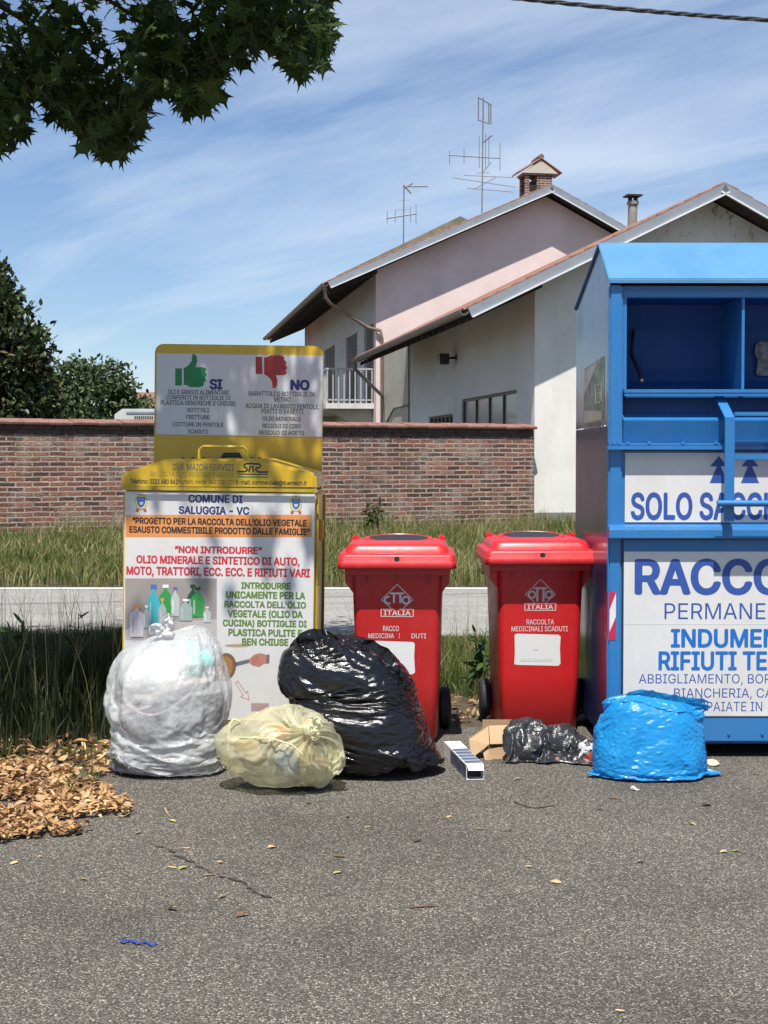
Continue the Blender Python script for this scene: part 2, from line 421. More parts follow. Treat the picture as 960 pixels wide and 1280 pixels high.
grass('tall_grass', P, np.minimum(d_ * RNG.uniform(.30, .58, len(P)) * (1 + .25 * vnoise(P, 1.3, 1.)), cap), .009, lean=.3, hue=hue)
M_grass = M_grass_keep
P = scatter(7000, -5, -.8, 9.4, 10.7); grass('verge_grass', P, RNG.uniform(.04, .13, len(P)), .008, lean=.6)
# between the bins and the road: mid-height, sunlit
P = scatter(30000, -.9, 3.2, 7.15, 10.75, lambda P: (P[:, 1] > 7.75 + .28 * vnoise(P, 2.1, 5.)) & (vnoise(P, 1.9, 17.) > -.30))
grass('verge_grass', P, RNG.uniform(.06, .16, len(P)) * np.clip(1 + .8 * vnoise(P, 1.6, 2.), .45, 1.8), .007, lean=.5, hue=np.clip(RNG.beta(2, 2.4, len(P)) + .30 * vnoise(P, 1.4, 4.), 0, 1), cap=np.maximum(.03, 1.30 - .119 * P[:, 1] + .10 * vnoise(P, 2.2, 13.)))
# far verge up to the brick wall
def wall_y(x): return 23.0 + (x + 5.967) * (4.0 / 8.70)
P = scatter(60000, -8.5, 6.5, 14.9, 28.0, lambda P: P[:, 1] < wall_y(P[:, 0]) - .05)
hh = RNG.uniform(.10, .30, len(P)) * np.clip(1 + .6 * vnoise(P, .9, 2.), .4, 1.7)
hh *= np.where(wall_y(P[:, 0]) - P[:, 1] < 1.2, 1.5, 1)
grass('far_verge_grass', P, hh, .016, lean=.5, hue=np.clip(RNG.beta(2.2, 2.0, len(P)) + .08 + .35 * vnoise(P, .8, 7.), 0, 1))
P = scatter(2600, -9, 2.8, 15, 27.5, lambda P: (P[:, 1] < wall_y(P[:, 0]) - .1) & (P[:, 1] > wall_y(P[:, 0]) - 2.2))
grass('dry_stalks', P, RNG.uniform(.35, .75, len(P)), .007, lean=.2, hue=RNG.uniform(.75, 1, len(P)))
# seed stalks rising from the near verge
P = np.concatenate([scatter(320, -3.4, -1.15, 6.7, 9.8), scatter(160, -.35, 2.2, 7.9, 10.4)])
hs = np.where(P[:, 0] < -1, RNG.uniform(.5, .78, len(P)), RNG.uniform(.25, .48, len(P)))
grass('seed_stalks', P, hs, .0045, lean=.22, hue=RNG.uniform(.62, .95, len(P)))

M_litter = blade_mat('dry_leaf', [(0, (.10, .055, .028)), (.3, (.26, .14, .065)), (.65, (.47, .285, .13)), (1, (.66, .46, .26))], .15)
def leaf_verts(L, Wd, curl, fold):
    """one curled dry leaf: 5 stations x 3 points"""
    V = []
    for t in np.linspace(0, 1, 6):
        w = Wd * math.sin(math.pi * min(1, t * .93 + .05)) ** .8
        a = curl * (t - .5)
        x = (math.sin(a) / curl if abs(curl) > .05 else t - .5) * L; z = ((1 - math.cos(a)) / curl if abs(curl) > .05 else 0) * L
        V += [(x, -w * math.cos(fold), z + w * math.sin(fold)), (x, 0, z), (x, w * math.cos(fold), z + w * math.sin(fold))]
    return np.array(V)
LQ = [[3 * i + j, 3 * i + j + 1, 3 * i + j + 4, 3 * i + j + 3] for i in range(5) for j in range(2)]
def leaf_litter(name, P, zmax, size, kind='stuff'):
    Vs = []; H = []
    for k, (x, y) in enumerate(P):
        V = leaf_verts(size * random.uniform(.4, 1.5), size * random.uniform(.10, .28), random.uniform(-1.8, 2.2), random.uniform(.0, .7))
        R = Euler((random.gauss(0, .42), random.gauss(0, .32), random.uniform(0, 6.28))).to_matrix()
        V = V @ np.array(R).T; V[:, 2] -= V[:, 2].min(); V += (x, y, random.uniform(.001, max(.002, zmax(x, y)))); Vs.append(V); H.append(min(1, max(0, random.betavariate(2.2, 2) + .35 * mnoise.noise(Vector((x * 6, y * 6, 3.3))))))
    n = len(Vs); Fc = (np.arange(n)[:, None, None] * 18 + np.array(LQ)[None]).reshape(-1, 4)
    me = np_mesh(name, np.concatenate(Vs), Fc, True, {'hue': np.repeat(H, 18)})
    return tag(link_mesh(name, me, M_litter), kind=kind)
# the drift at the left: pixel outline of the pile on the ground
def keep_pile(P):
    X, Y = proj(np.stack([P[:, 0], P[:, 1], P[:, 0] * 0], 1))
    top = np.interp(X, [-200, 0, 60, 130, 165], [965, 962, 958, 985, 1010]); bot = np.interp(X, [-200, 0, 45, 100, 140, 165], [1062, 1050, 1050, 1041, 1036, 1022])
    edge = 9 * vnoise(P, 9, 2.)
    return (Y > top + edge) & (Y < bot + edge) & (X < 163) & (vnoise(P, 4.5, 8.) > -.34)
P = scatter(27000, -4.0, -.85, 4.9, 6.5, lambda P: keep_pile(P) & (RNG.uniform(0, 1, len(P)) > (-P[:, 0] - 2.3) / 1.6))
leaf_litter('fallen_leaves', P, lambda x, y: .028, .044)
P = np.concatenate([scatter(420, -1.75, -.95, 6.0, 6.75), scatter(500, -.6, 1.9, 7.2, 7.95)])
leaf_litter('fallen_leaves', P, lambda x, y: .02, .055)
P = scatter(2200, -2.6, -1.15, 5.2, 6.4, lambda P: (vnoise(P, 3.2, 6.) > .08) & (P[:, 1] > 5.45 + .2 * vnoise(P, 2.0, 3.)))
grass('litter_grass', P, RNG.uniform(.03, .12, len(P)), .007, lean=.8, hue=RNG.uniform(.2, .7, len(P)))

# ------------------------------------------------------------------ brick wall
def brick_mat():
    t = NT('old_brick'); v = t.oc(); sp = t.n('ShaderNodeSeparateXYZ'); t.l(v, sp.inputs[0])
    cb = t.n('ShaderNodeCombineXYZ'); t.l(sp.outputs[0], cb.inputs[0]); t.l(sp.outputs[2], cb.inputs[1])
    wob = t.n('ShaderNodeTexNoise'); wob.inputs['Scale'].default_value = 5; t.l(cb.outputs[0], wob.inputs['Vector'])
    add = t.n('ShaderNodeVectorMath', operation='MULTIPLY_ADD'); t.l(wob.outputs['Color'], add.inputs[0]); add.inputs[1].default_value = (.05, .028, 0); t.l(cb.outputs[0], add.inputs[2])
    br = t.n('ShaderNodeTexBrick'); t.l(add.outputs[0], br.inputs['Vector'])
    br.inputs['Scale'].default_value = 1; br.inputs['Brick Width'].default_value = .265; br.inputs['Row Height'].default_value = .079
    br.inputs['Mortar Size'].default_value = .014; br.inputs['Mortar Smooth'].default_value = .25; br.inputs['Bias'].default_value = -.1
    br.inputs['Color1'].default_value = (0, 0, 0, 1); br.inputs['Color2'].default_value = (1, 1, 1, 1); br.inputs['Mortar'].default_value = (.5, .5, .5, 1)
    g = t.n('ShaderNodeSeparateColor'); t.l(br.outputs['Color'], g.inputs[0])
    bc = t.ramp(g.outputs[0], [(0, (.085, .045, .037)), (.3, (.16, .068, .05)), (.6, (.225, .092, .062)), (.85, (.29, .125, .08)), (1, (.33, .22, .165))])
    bc = t.mix(1.0, bc, t.ramp(t.noise(22, 5, .7), [(.3, .7), (.7, 1.25)]), 'MULTIPLY')
    mo = t.ramp(t.noise(3, 6, .7), [(.3, (.22, .185, .155)), (.5, (.34, .30, .255)), (.75, (.48, .44, .385))])
    c = t.mix(br.outputs['Fac'], bc, mo)
    wear = t.ramp(t.noise(1.7, 9, .72), [(.50, 0.), (.66, .7)])
    c = t.mix(wear, c, (.36, .31, .255))
    c = t.mix(t.ramp(t.noise(.5, 6, .7), [(.5, 0.), (.75, .35)]), c, (.10, .075, .06))
    t.set(Base_Color=c, Roughness=.92, Specular_IOR_Level=.2)
    hgt = t.math('SUBTRACT', t.noise(30, 4), t.math('MULTIPLY', br.outputs['Fac'], 1.2)); t.bump(hgt, .8, .02); return t.m
M_brick = brick_mat()
M_brickdk = surf('dark_brick', (.07, .045, .036), .4, 9, .9, bump=.5, bscale=30, bdist=.02, grime=(.16, .12, .09), gfac=.5)  # darker brick tone for the courses under the coping
M_terra = surf('terracotta', (.24, .115, .085), .4, 7, .85, bump=.4, bscale=40, bdist=.01, grime=(.12, .09, .075), gscale=4, gfac=.75)
wa = Vector((-5.967, 23.0, 0)); wb = Vector((2.733, 27.0, 0)); wdir = (wb - wa).normalized(); WANG = math.atan2(wdir.y, wdir.x)
wl = thing('brick_wall', 'long weathered red brick garden wall with a terracotta tile coping behind the road', 'wall', wa, (0, 0, WANG))
LW = (wb - wa).length; TOP = 1.885
b = MB(); b.box(-9, LW, 0, .28, -.1, TOP - .20); b.build('brickwork', M_brick, wl)
b = MB()
for i in range(int((LW + 9) / .262)):
    x = -9 + i * .262; b.box(x, x + .252, -.012 + random.uniform(0, .006), .29, TOP - .20, TOP - .135)
b.box(-9, LW, .01, .27, TOP - .195, TOP - .06)
for i in range(int((LW + 9) / .262)):
    x = -9.1 + i * .262; b.box(x, min(LW, x + .252), -.028 + random.uniform(0, .006), .30, TOP - .13, TOP - .062)
b.build('dark_course', M_brickdk, wl)
b = MB(); x = -9
while x < LW:
    w = .39; x2 = min(LW + .03, x + w)
    dz = random.uniform(-.006, .006)
    b.prism([(x + .004, -.075, TOP - .058 + dz), (x + .004, -.085, TOP - .02 + dz), (x + .004, -.06, TOP + dz), (x + .004, .34, TOP + .05 + dz), (x + .004, .34, TOP - .058 + dz)], (x2 - x - .008, 0, 0)); x = x2
b.build('coping', M_terra, wl, bevel=.006)

# ------------------------------------------------------------------ houses
HA = math.radians(9.6)
def hframe(px, Z, zbase=0.0):
    p = at(px, 573, Z); return Vector((p.x, p.y, 0))
def hloc(O, px, py, v=None, u=None):
    r = Vector((math.cos(HA), math.sin(HA), 0)); d = Vector((-math.sin(HA), math.cos(HA), 0))
    if v is not None: p = onplane(px, py, O + d * v, d)
    else: p = onplane(px, py, O + r * u, r)
    q = p - O; return Vector((q.dot(r), q.dot(d), p.z))
M_white = surf('white_plaster', (.72, .71, .68), .08, 1.2, .9, bump=.25, bscale=26, bdist=.01, grime=(.47, .455, .41), gscale=.8, gfac=.75, stretch=(.8, .3, .5))
M_beige = surf('beige_plaster', (.50, .46, .38), .12, 1.5, .9, bump=.2, bscale=20, grime=(.30, .26, .2), gfac=.5)
M_pink = surf('pink_plaster', (.72, .57, .535), .07, 1.0, .92, bump=.2, bscale=22, bdist=.01, grime=(.54, .45, .42), gscale=.7, gfac=.75)
M_house_white = surf('aged_plaster', (.60, .59, .56), .10, 1.4, .9, bump=.2, bscale=20, grime=(.27, .26, .235), gscale=1.3, gfac=.55, stretch=(.7, .2, .45))
M_plinth = surf('grey_render', (.21, .205, .185), .15, 3, .9, bump=.3, bscale=30)
M_zinc = surf('zinc_sheet', (.27, .295, .325), .12, 2, .5, metal=.25, grime=(.2, .2, .2), gfac=.3)
M_zincw = surf('white_zinc', (.66, .68, .70), .08, 2, .5)
M_gut = surf('grey_gutter', (.25, .245, .235), .2, 3, .5, metal=.4, grime=(.14, .12, .1), gfac=.5)
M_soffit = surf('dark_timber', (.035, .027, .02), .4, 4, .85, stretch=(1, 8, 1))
M_frame = flat('brown_frame', (.07, .05, .04), .5)
M_shut = surf('grey_brown_shutter', (.13, .105, .085), .2, 6, .7)
M_rail = surf('pale_rail', (.40, .40, .385), .15, 8, .5, grime=(.3, .25, .2), gfac=.5)
M_copper = surf('brown_pipe', (.20, .14, .115), .25, 5, .5, metal=.3)
def glass_mat(name, col, rough=.12):
    t = NT(name); t.set(Base_Color=col, Roughness=rough, Specular_IOR_Level=.8, Coat_Weight=.3); return t.m
M_pane = glass_mat('dusty_pane', (.17, .17, .155), .3)

def rafter_roof(parent, L, Rg, E, v0, v1, th, tiles=True, lipm=None, rough_front=True, flen=None):
    """gable roof over the frame of `parent`; L, Rg, E: (u,z) of left eave, ridge and right eave edges at the rake, v0..v1 along the ridge"""
    for nm, A, B in (('roof_slope', L, Rg), ('roof_slope', E, Rg)):
        A = Vector(A); B = Vector(B); du = B - A; nrm = Vector((-du.y, du.x)).normalized()
        if nrm.y < 0: nrm = -nrm
        b = MB(); P = [A, B, B - nrm * th, A - nrm * th]
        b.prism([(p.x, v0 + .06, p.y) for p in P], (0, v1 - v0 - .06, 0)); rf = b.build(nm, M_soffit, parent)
        # rafters under the slope
        # curved tiles: half-round rows running down the slope
        b = MB(); n = int((v1 - v0) / .21); ln = du.length; t_ = du.normalized()
        for i in range(n):
            vc = v0 + .02 + (i + .5) * .21
            ring0 = []; ring1 = []
            for k in range(6):
                a = math.pi * k / 5; off = .045 * math.sin(a) - .01; vv = vc - .1 * math.cos(a)
                p0 = A - t_ * .07 + nrm * (.012 + off); p1 = B + nrm * (.012 + off)
                ring0.append((p0.x, vv, p0.y)); ring1.append((p1.x, vv, p1.y))
            b.loft([ring0, ring1])
        if tiles: b.build('roof_tiles', M_terra, parent)
        # broken tile ends showing along the front rake
        b = MB(); k = 0.0; 
        while k < ln - .05:
            p = A + t_ * k; q = A + t_ * min(ln, k + .3)
            P4 = [p + nrm * (.0), q + nrm * .0, q + nrm * .014, p + nrm * .032]
            b.prism([(x.x, v0 + .012, x.y) for x in P4], (0, .12, 0)); k += .3
        if tiles: b.build('verge_tiles', M_terra, parent)
        # zinc rake board with a pale lower lip
        k0 = 0 if flen is None else flen
        P = [A, B, B - nrm * (th + .06), A - nrm * (th + .06)]
        b = MB(); b.prism([(p.x, v0, p.y) for p in P], (0, .055, 0)); b.build('rake_board', M_zinc, parent)
        lo_ = [A - nrm * (th + .04), B - nrm * (th + .04), B - nrm * (th + .07), A - nrm * (th + .07)]
        b = MB(); b.prism([(p.x, v0 - .035, p.y) for p in lo_], (0, .033, 0)); b.build('rake_lip', M_zincw, parent)
def gutter(parent, u, z, v0, v1, r=.085):
    b = MB(); rings = []
    for v in (v0, v1):
        ring = [(u - .03 + r * math.cos(a), v, z + r * math.sin(a)) for a in np.linspace(math.pi, 2 * math.pi, 8)]
        ring += [(u - .03 + (r - .012) * math.cos(a), v, z + (r - .012) * math.sin(a)) for a in np.linspace(2 * math.pi, math.pi, 8)]
        rings.append(ring)
    b.loft(rings); return b.build('gutter', M_gut, parent, smooth=40)

# --- near barn with the white gable
OB = hframe(668, 27.3)
barn = thing('barn', 'white plastered barn with a wide gable roof right behind the brick wall', 'house', OB, (0, 0, HA))
VB = -.72
e1 = hloc(OB, 585, 385, v=VB); rg = hloc(OB, 907, 229, v=VB)
L = (e1.x, e1.z); Rg = (rg.x, rg.z); E = (2 * rg.x - e1.x, e1.z - .1)
e2 = hloc(OB, 445, 455, u=e1.x); VB1 = min(e2.y, 18)
UW = 2 * rg.x - .0
b = MB()
def roof_z(u): return Rg[1] - abs(u - Rg[0]) * (Rg[1] - L[1]) / (Rg[0] - L[0])
RT = .16
sl = (Rg[1] - L[1]) / (Rg[0] - L[0])
gab = [(0, 0), (UW, 0), (UW, roof_z(UW) - RT * 1.2), (Rg[0], Rg[1] - RT * 1.2), (0, roof_z(0) - RT * 1.2)]
def mildew_mat():
    t = NT('mildewed_plaster'); sp = t.n('ShaderNodeSeparateXYZ'); t.l(t.oc(), sp.inputs[0])
    base = t.ramp(t.noise(1.3, 6, .6), [(.3, (.62, .61, .57)), (.7, (.74, .73, .69))])
    spots = t.ramp(t.noise(7, 6, .7, (1, 1, .45)), [(.54, 0.), (.62, .8)])
    hi = t.ramp(t.math('DIVIDE', sp.outputs[2], 7.0), [(.70, 0.), (.86, 1.)])
    c = t.mix(t.math('MULTIPLY', spots, hi), base, (.10, .10, .085))
    c = t.mix(t.ramp(t.noise(.8, 5, .7, (1, 1, .4)), [(.5, 0.), (.8, .4)]), c, (.38, .37, .33))
    t.set(Base_Color=c, Roughness=.92); t.bump(t.noise(24, 4), .25, .01); return t.m
b.prism([(u, 0, z) for u, z in gab], (0, .3, 0)); b.build('gable_wall', mildew_mat(), barn)
vs = hloc(OB, 512, 500, u=0).y; ve = hloc(OB, 481, 500, u=0).y
# side wall with its two windows: long glazed one and a small barred one
w1a, w1b = hloc(OB, 646, 487, u=0), hloc(OB, 577, 502, u=0)
w2a, w2b = hloc(OB, 566, 517, u=0), hloc(OB, 536, 522, u=0)
ztop1 = hloc(OB, 646, 487, u=0).z; zbot1 = ztop1 - 1.1
ztop2 = w2a.z; zbot2 = ztop2 - .6
hw = roof_z(0) - RT * 1.2
b = MB()
b.box(0, .3, .3, w1a.y, 0, hw); b.box(0, .3, w1b.y, w2a.y, 0, hw); b.box(0, .3, w2b.y, vs, 0, hw)
b.box(0, .3, w1a.y, w1b.y, 0, zbot1); b.box(0, .3, w1a.y, w1b.y, ztop1, hw); b.box(0, .3, w2a.y, w2b.y, 0, zbot2); b.box(0, .3, w2a.y, w2b.y, ztop2, hw)
b.build('side_wall', M_white, barn)
b = MB(); b.box(-.02, .3, vs + .04, ve, 0, hw); b.build('rear_wall_section', M_beige, barn)
b = MB(); b.box(UW - .3, UW, .3, ve, 0, roof_z(UW) - RT * 1.2); b.build('side_wall', M_white, barn)
b = MB(); b.box(-.025, UW + .025, -.025, .2, -.05, .30); b.build('plinth', M_plinth, barn)
def window(parent, va, vb, z0, z1, n, u=0.0, m=M_pane):
    b = MB(); f = .055
    b.box(u + .04, u + .12, va, vb, z1 - f, z1); b.box(u + .04, u + .12, va, vb, z0, z0 + f)
    for i in range(n + 1):
        v = va + (vb - va - f) * i / n; b.box(u + .038, u + .122, v, v + f, z0 + f, z1 - f)
    fr = b.build('window', M_frame, parent)
    b = MB(); b.box(u + .07, u + .08, va + f, vb - f, z0 + f, z1 - f); b.build('pane', m, fr)
window(barn, w1a.y, w1b.y, zbot1, ztop1, 4)
window(barn, w2a.y, w2b.y, zbot2, ztop2, 6, m=glass_mat('dark_pane', (.05, .05, .045)))
rafter_roof(barn, L, Rg, E, VB, VB1, .12)
gutter(barn, L[0] - .03, L[1] - .04, VB + .02, VB1)
b = MB(); 
for i in range(int((VB1 - VB) / .6)):
    v = VB + .3 + i * .6
    b.prism([(L[0] + .05, v, L[1] - .13), (.02, v, roof_z(0) - .13 * 1.12), (.02, v, roof_z(0) - .27), (L[0] + .05, v, L[1] - .22)], (0, .09, 0))
b.build('rafters', M_soffit, barn)
dp = hloc(OB, 481, 470, u=-.08)
b = MB(); gx = L[0] - .05
b.tube([(gx, VB1 - .1, L[1] - .1), (gx, VB1 - .1, L[1] - .28), (-.09, ve - .15, L[1] - .85), (-.09, ve - .15, L[1] - 1.1), (-.09, ve - .15, 0)], .05, 8); b.build('downpipe', M_gut, barn, smooth=60)
lp = hloc(OB, 569, 447, u=-.02)
b = MB(); b.box(-.02, .0, lp.y - .08, lp.y + .08, lp.z - .07, lp.z + .07); b.tube([(-.02, lp.y, lp.z), (-.22, lp.y - .05, lp.z - .02)], .03, 6)
b.box(-.42, -.2, lp.y - .22, lp.y + .14, lp.z - .16, lp.z + .08, M=None); b.build('wall_lamp', flat('lamp_black', (.03, .03, .03), .4), barn, bevel=.02)
b = MB(); cz = 1.3
b.tube([(-.03, vs - .05, 0), (-.03, vs - .05, hw - .1)], .018, 6); b.tube([(-.035, vs + .06, 2.72), (-.035, vs + 2.2, 2.72), (-.035, ve - .3, 2.3)], .02, 6); b.build('wall_cable', flat('cable_grey', (.12, .12, .115)), barn)

# --- farmhouse with the pink gable
OH = hframe(470, 44.0)
hs_ = thing('farmhouse', 'tall two storey farmhouse with a pink gable, wide eaves and a balcony', 'house', OH, (0, 0, HA))
VH = -.62
e1 = hloc(OH, 410, 352, v=VH); rg = hloc(OH, 690, 231, v=VH); er = hloc(OH, 783, 284, v=VH)
L = (e1.x, e1.z); Rg = (rg.x, rg.z); sR = (rg.z - er.z) / (er.x - rg.x); E = (2 * rg.x - e1.x, rg.z - sR * (rg.x - e1.x))
sl = (Rg[1] - L[1]) / (Rg[0] - L[0]); VH1 = 19.5; RT = .2
UW = 2 * rg.x
def roof_z(u): return Rg[1] - (Rg[0] - u) * sl if u < Rg[0] else Rg[1] - (u - Rg[0]) * sR
gab = [(0, 0), (UW, 0), (UW, roof_z(UW) - RT * 1.2), (Rg[0], Rg[1] - RT * 1.2), (0, roof_z(0) - RT * 1.2)]
b = MB(); b.prism([(u, 0, z) for u, z in gab], (0, .3, 0)); b.build('gable_wall', M_pink, hs_)
hw = roof_z(0) - RT * 1.2
wins = []
for pa, pb, pt, pbot in ((467, 455, 389, 452), (446.5, 432.5, 396, 460), (418.5, 405.5, 413, 462)):
    A = hloc(OH, pa, pt, u=0); Bq = hloc(OH, pb, pt, u=0); wins.append((A.y, Bq.y, A.z))
b = MB(); v = .3; zfl = 2.95; ztw = 5.35
for va, vb, zt in wins:
    b.box(0, .3, v, va, 0, hw); b.box(0, .3, va, vb, ztw, hw); b.box(0, .3, va, vb, 0, zfl); v = vb
b.box(0, .3, v, VH1 - 1, 0, hw); b.build('side_wall', M_house_white, hs_)
for va, vb, zt in wins:
    m2 = (va + vb) / 2; b = MB(); b.box(.08, .14, va, vb, zfl, ztw); sh = b.build('shutter', M_shut, hs_)
    b = MB()
    for i in range(22):
        z = zfl + .12 + i * .1; b.box(.06, .085, va + .12, m2 - .06, z, z + .06); b.box(.06, .085, m2 + .06, vb - .12, z, z + .06)
    b.build('louvre', M_shut, sh)
rafter_roof(hs_, L, Rg, E, VH, VH1, .14)
gutter(hs_, L[0] - .04, L[1] - .03, VH + .02, VH1, .1)
b = MB(); gx = L[0] - .06
b.tube([(gx, VH + .15, L[1] - .12), (gx, VH + .15, L[1] - .45), (gx + .15, VH + .25, L[1] - .6), (-.25, .0, L[1] - 1.25), (.12, -.12, L[1] - 1.35), (.16, -.12, L[1] - 1.6), (.16, -.12, 0)], .055, 8); b.build('downpipe', M_copper, hs_, smooth=60)
b = MB()
for i in range(int((VH1 - VH) / .7)):
    v = VH + .4 + i * .7; b.prism([(L[0] + .08, v, L[1] - .16), (0, v, roof_z(0) - .17), (0, v, roof_z(0) - .36), (L[0] + .08, v, L[1] - .3)], (0, .12, 0))
b.build('rafters', M_soffit, hs_)
# balcony
bu = hloc(OH, 407, 500, v=.4).x; zs = hloc(OH, 440, 504, v=.4).z; zr = hloc(OH, 440, 460, v=.4).z
b = MB(); b.box(bu, -.002, .4, 9.5, zs - .16, zs); ba = b.build('balcony', M_house_white, hs_)
b = MB(); b.box(bu + .03, -.02, .43, .48, zr - .05, zr); b.box(bu + .03, bu + .08, .48, 9.45, zr - .05, zr); b.box(bu + .03, -.02, .44, .47, zs + .08, zs + .12)
n = 9
for i in range(n):
    u = bu + .06 + i * (-.05 - bu - .06) / (n - 1); b.box(u - .018, u + .018, .44, .475, zs, zr - .05)
for i in range(45):
    v = .7 + i * .195; b.box(bu + .04, bu + .07, v - .018, v + .018, zs, zr - .05)
b.build('railing', M_rail, ba)
for v in (.6, 9.2): b = MB(); b.prism([(bu + .1, v, zs - .165), (-.01, v, zs - .165), (-.01, v, zs - 1.0)], (0, .15, 0)); b.build('bracket', M_beige, ba)
# chimney with a tiled cap
c0 = at(671, 245, 50.0); q = c0 - OH; r_ = Vector((math.cos(HA), math.sin(HA), 0)); d_v = Vector((-math.sin(HA), math.cos(HA), 0))
cu, cv = q.dot(r_), q.dot(d_v); zc0 = roof_z(cu) - .3; zt = at(671, 205, 50.0).z
b = MB(); hb = zt - .45
b.box(cu - .5, cu + .42, cv - .38, cv + .38, zc0, hb - .55)
for (ua, ub, va_, vb_) in ((cu - .5, cu - .36, cv - .38, cv - .2), (cu - .5, cu - .36, cv + .2, cv + .38), (cu - .1, cu + .42, cv - .38, cv + .38)): b.box(ua, ub, va_, vb_, hb - .55, hb)
b.box(cu - .54, cu + .46, cv - .42, cv + .42, hb, hb + .06)
b.box(cu - .36, cu - .1, cv - .3, cv + .3, hb - .54, hb - .2, 1)
ch = b.build('chimney', [M_brick, flat('chimney_dark', (.02, .018, .016), .95)], hs_)  # second material: dark block filling the chimney opening
b = MB()
b.prism([(cu - .62, cv - .46, hb + .06), (cu + .6, cv - .46, hb + .06), (cu + .02, cv - .46, hb + .5)], (0, .92, 0)); b.build('chimney_gable', M_beige, ch)
b = MB()
for sgn in (-1, 1):
    for i in range(6):
        vc = cv - .42 + i * .168
        r0 = []; r1 = []
        for k in range(5):
            a = math.pi * k / 4; vv = vc - .075 * math.cos(a); o_ = .06 * math.sin(a) + .02
            r0.append((cu + sgn * .74, vv, hb + .05 + o_)); r1.append((cu + .02, vv, hb + .52 + o_))
        b.loft([r0, r1])
b.tube([(cu + .02, cv - .5, hb + .6), (cu + .02, cv + .5, hb + .6)], .09, 8); b.build('chimney_tiles', M_terra, ch)
# concrete flue pipe on the far slope
fb = at(789, 283, 48.0); ft = at(792, 244, 48.0); q = fb - OH; fu, fv = q.dot(r_), q.dot(d_v)
b = MB(); zr_ = roof_z(fu) - .2; b.tube([(fu, fv, zr_), (fu + .05, fv, ft.z - .28)], [.165, .15], 12)
b.tube([(fu + .05, fv, ft.z - .30), (fu + .05, fv, ft.z - .2)], .19, 12); 
fl = b.build('flue', surf('old_concrete', (.27, .255, .215), .25, 5, .9, grime=(.12, .11, .09), gfac=.5), hs_, smooth=40)
b = MB()
for k in range(4):
    a = math.pi / 4 + k * math.pi / 2; b.box(fu + .05 + .13 * math.cos(a) - .03, fu + .05 + .13 * math.cos(a) + .03, fv + .13 * math.sin(a) - .03, fv + .13 * math.sin(a) + .03, ft.z - .2, ft.z - .05)
b.box(fu - .2, fu + .3, fv - .25, fv + .25, ft.z - .05, ft.z); b.build('flue_cap', M_soffit, fl)

# --- concrete-edged roof of the next house behind
O2 = hframe(500, 62.0)
nb = thing('neighbour_house', 'house behind the farmhouse of which only a mossy grey roof edge shows', 'house', O2, (0, 0, HA))
a1 = hloc(O2, 430, 346, v=0); a2 = hloc(O2, 573, 272, v=0); a3 = hloc(O2, 640, 306, v=0)
b = MB(); b.prism([(a1.x, 0, a1.z - .45), (a2.x, 0, a2.z - .36), (a3.x + 3, 0, a3.z - 2.0), (a3.x + 3, 0, 0), (a1.x, 0, 0)], (0, 9, 0)); b.build('wall', M_house_white, nb)
b = MB(); b.prism([(a1.x - .35, -.4, a1.z - .3), (a1.x - .35, -.4, a1.z), (a2.x, -.4, a2.z), (a3.x + 3.2, -.4, a3.z - 1.6), (a3.x + 3.2, -.4, a3.z - 2.0), (a2.x, -.4, a2.z - .35)], (0, 9.6, 0))
b.build('roof', surf('mossy_concrete', (.19, .175, .12), .3, 2, .95, bump=.4, bscale=20, grime=(.11, .10, .06), gfac=.6), nb)
# --- small far house with red roof glimpsed between trees and sign
O3 = Vector((-10.2, 58, 0)); fh = thing('far_house', 'distant low house with a red tiled roof glimpsed beside the sign', 'house', O3)
b = MB(); b.box(0, 4.5, 0, 8, 0, 3.0); b.build('wall', M_beige, fh)
b = MB(); b.prism([(-.3, -.5, 2.9), (4.9, -.5, 2.9), (4.9, 4, 3.95), (-.3, 4, 3.95)], (0, .01, .12)); b.prism([(-.3, 8.5, 2.9), (4.9, 8.5, 2.9), (4.9, 4.01, 3.95), (-.3, 4.01, 3.95)], (0, .01, .12)); b.build('roof', M_terra, fh)

# --- pale camper body behind the wall
q0 = at(143, 523, 31.0); q1 = at(200, 511, 31.0)
cv_ = thing('camper_van', 'pale grey box shaped camper body showing just above the brick wall', 'van', (q0.x, 31, 0))
M_camp = surf('camper_panel', (.50, .51, .50), .08, 2, .5)
b = MB(); zt = q1.z
b.prism([(0, 0, .5), (0, 0, zt - .12), (.16, 0, zt), (3.9, 0, zt), (4.0, 0, zt - .12), (4.0, 0, .5)], (0, 2.1, 0)); bd = b.build('body', M_camp, cv_, bevel=.012)
b = MB(); b.box(.25, 3.8, -.015, -.002, zt - .10, zt - .06); b.box(.25, 3.8, -.012, -.002, zt - .5, zt - .46); b.build('trim_strip', M_zinc, cv_)
b = MB()
for i in range(9): b.box(.42 + i * .045, .45 + i * .045, -.014, -.002, zt - .24, zt - .15)
b.build('vent', M_frame, cv_)
for x in (.8, 3.1):
    b = MB(); ring = [[(x + .32 * math.cos(a), y, .32 + .32 * math.sin(a)) for a in np.linspace(0, 2 * math.pi, 20)[:-1]] for y in (-.02, .2)]
    b.loft(ring); b.build('wheel', M_frame, cv_)

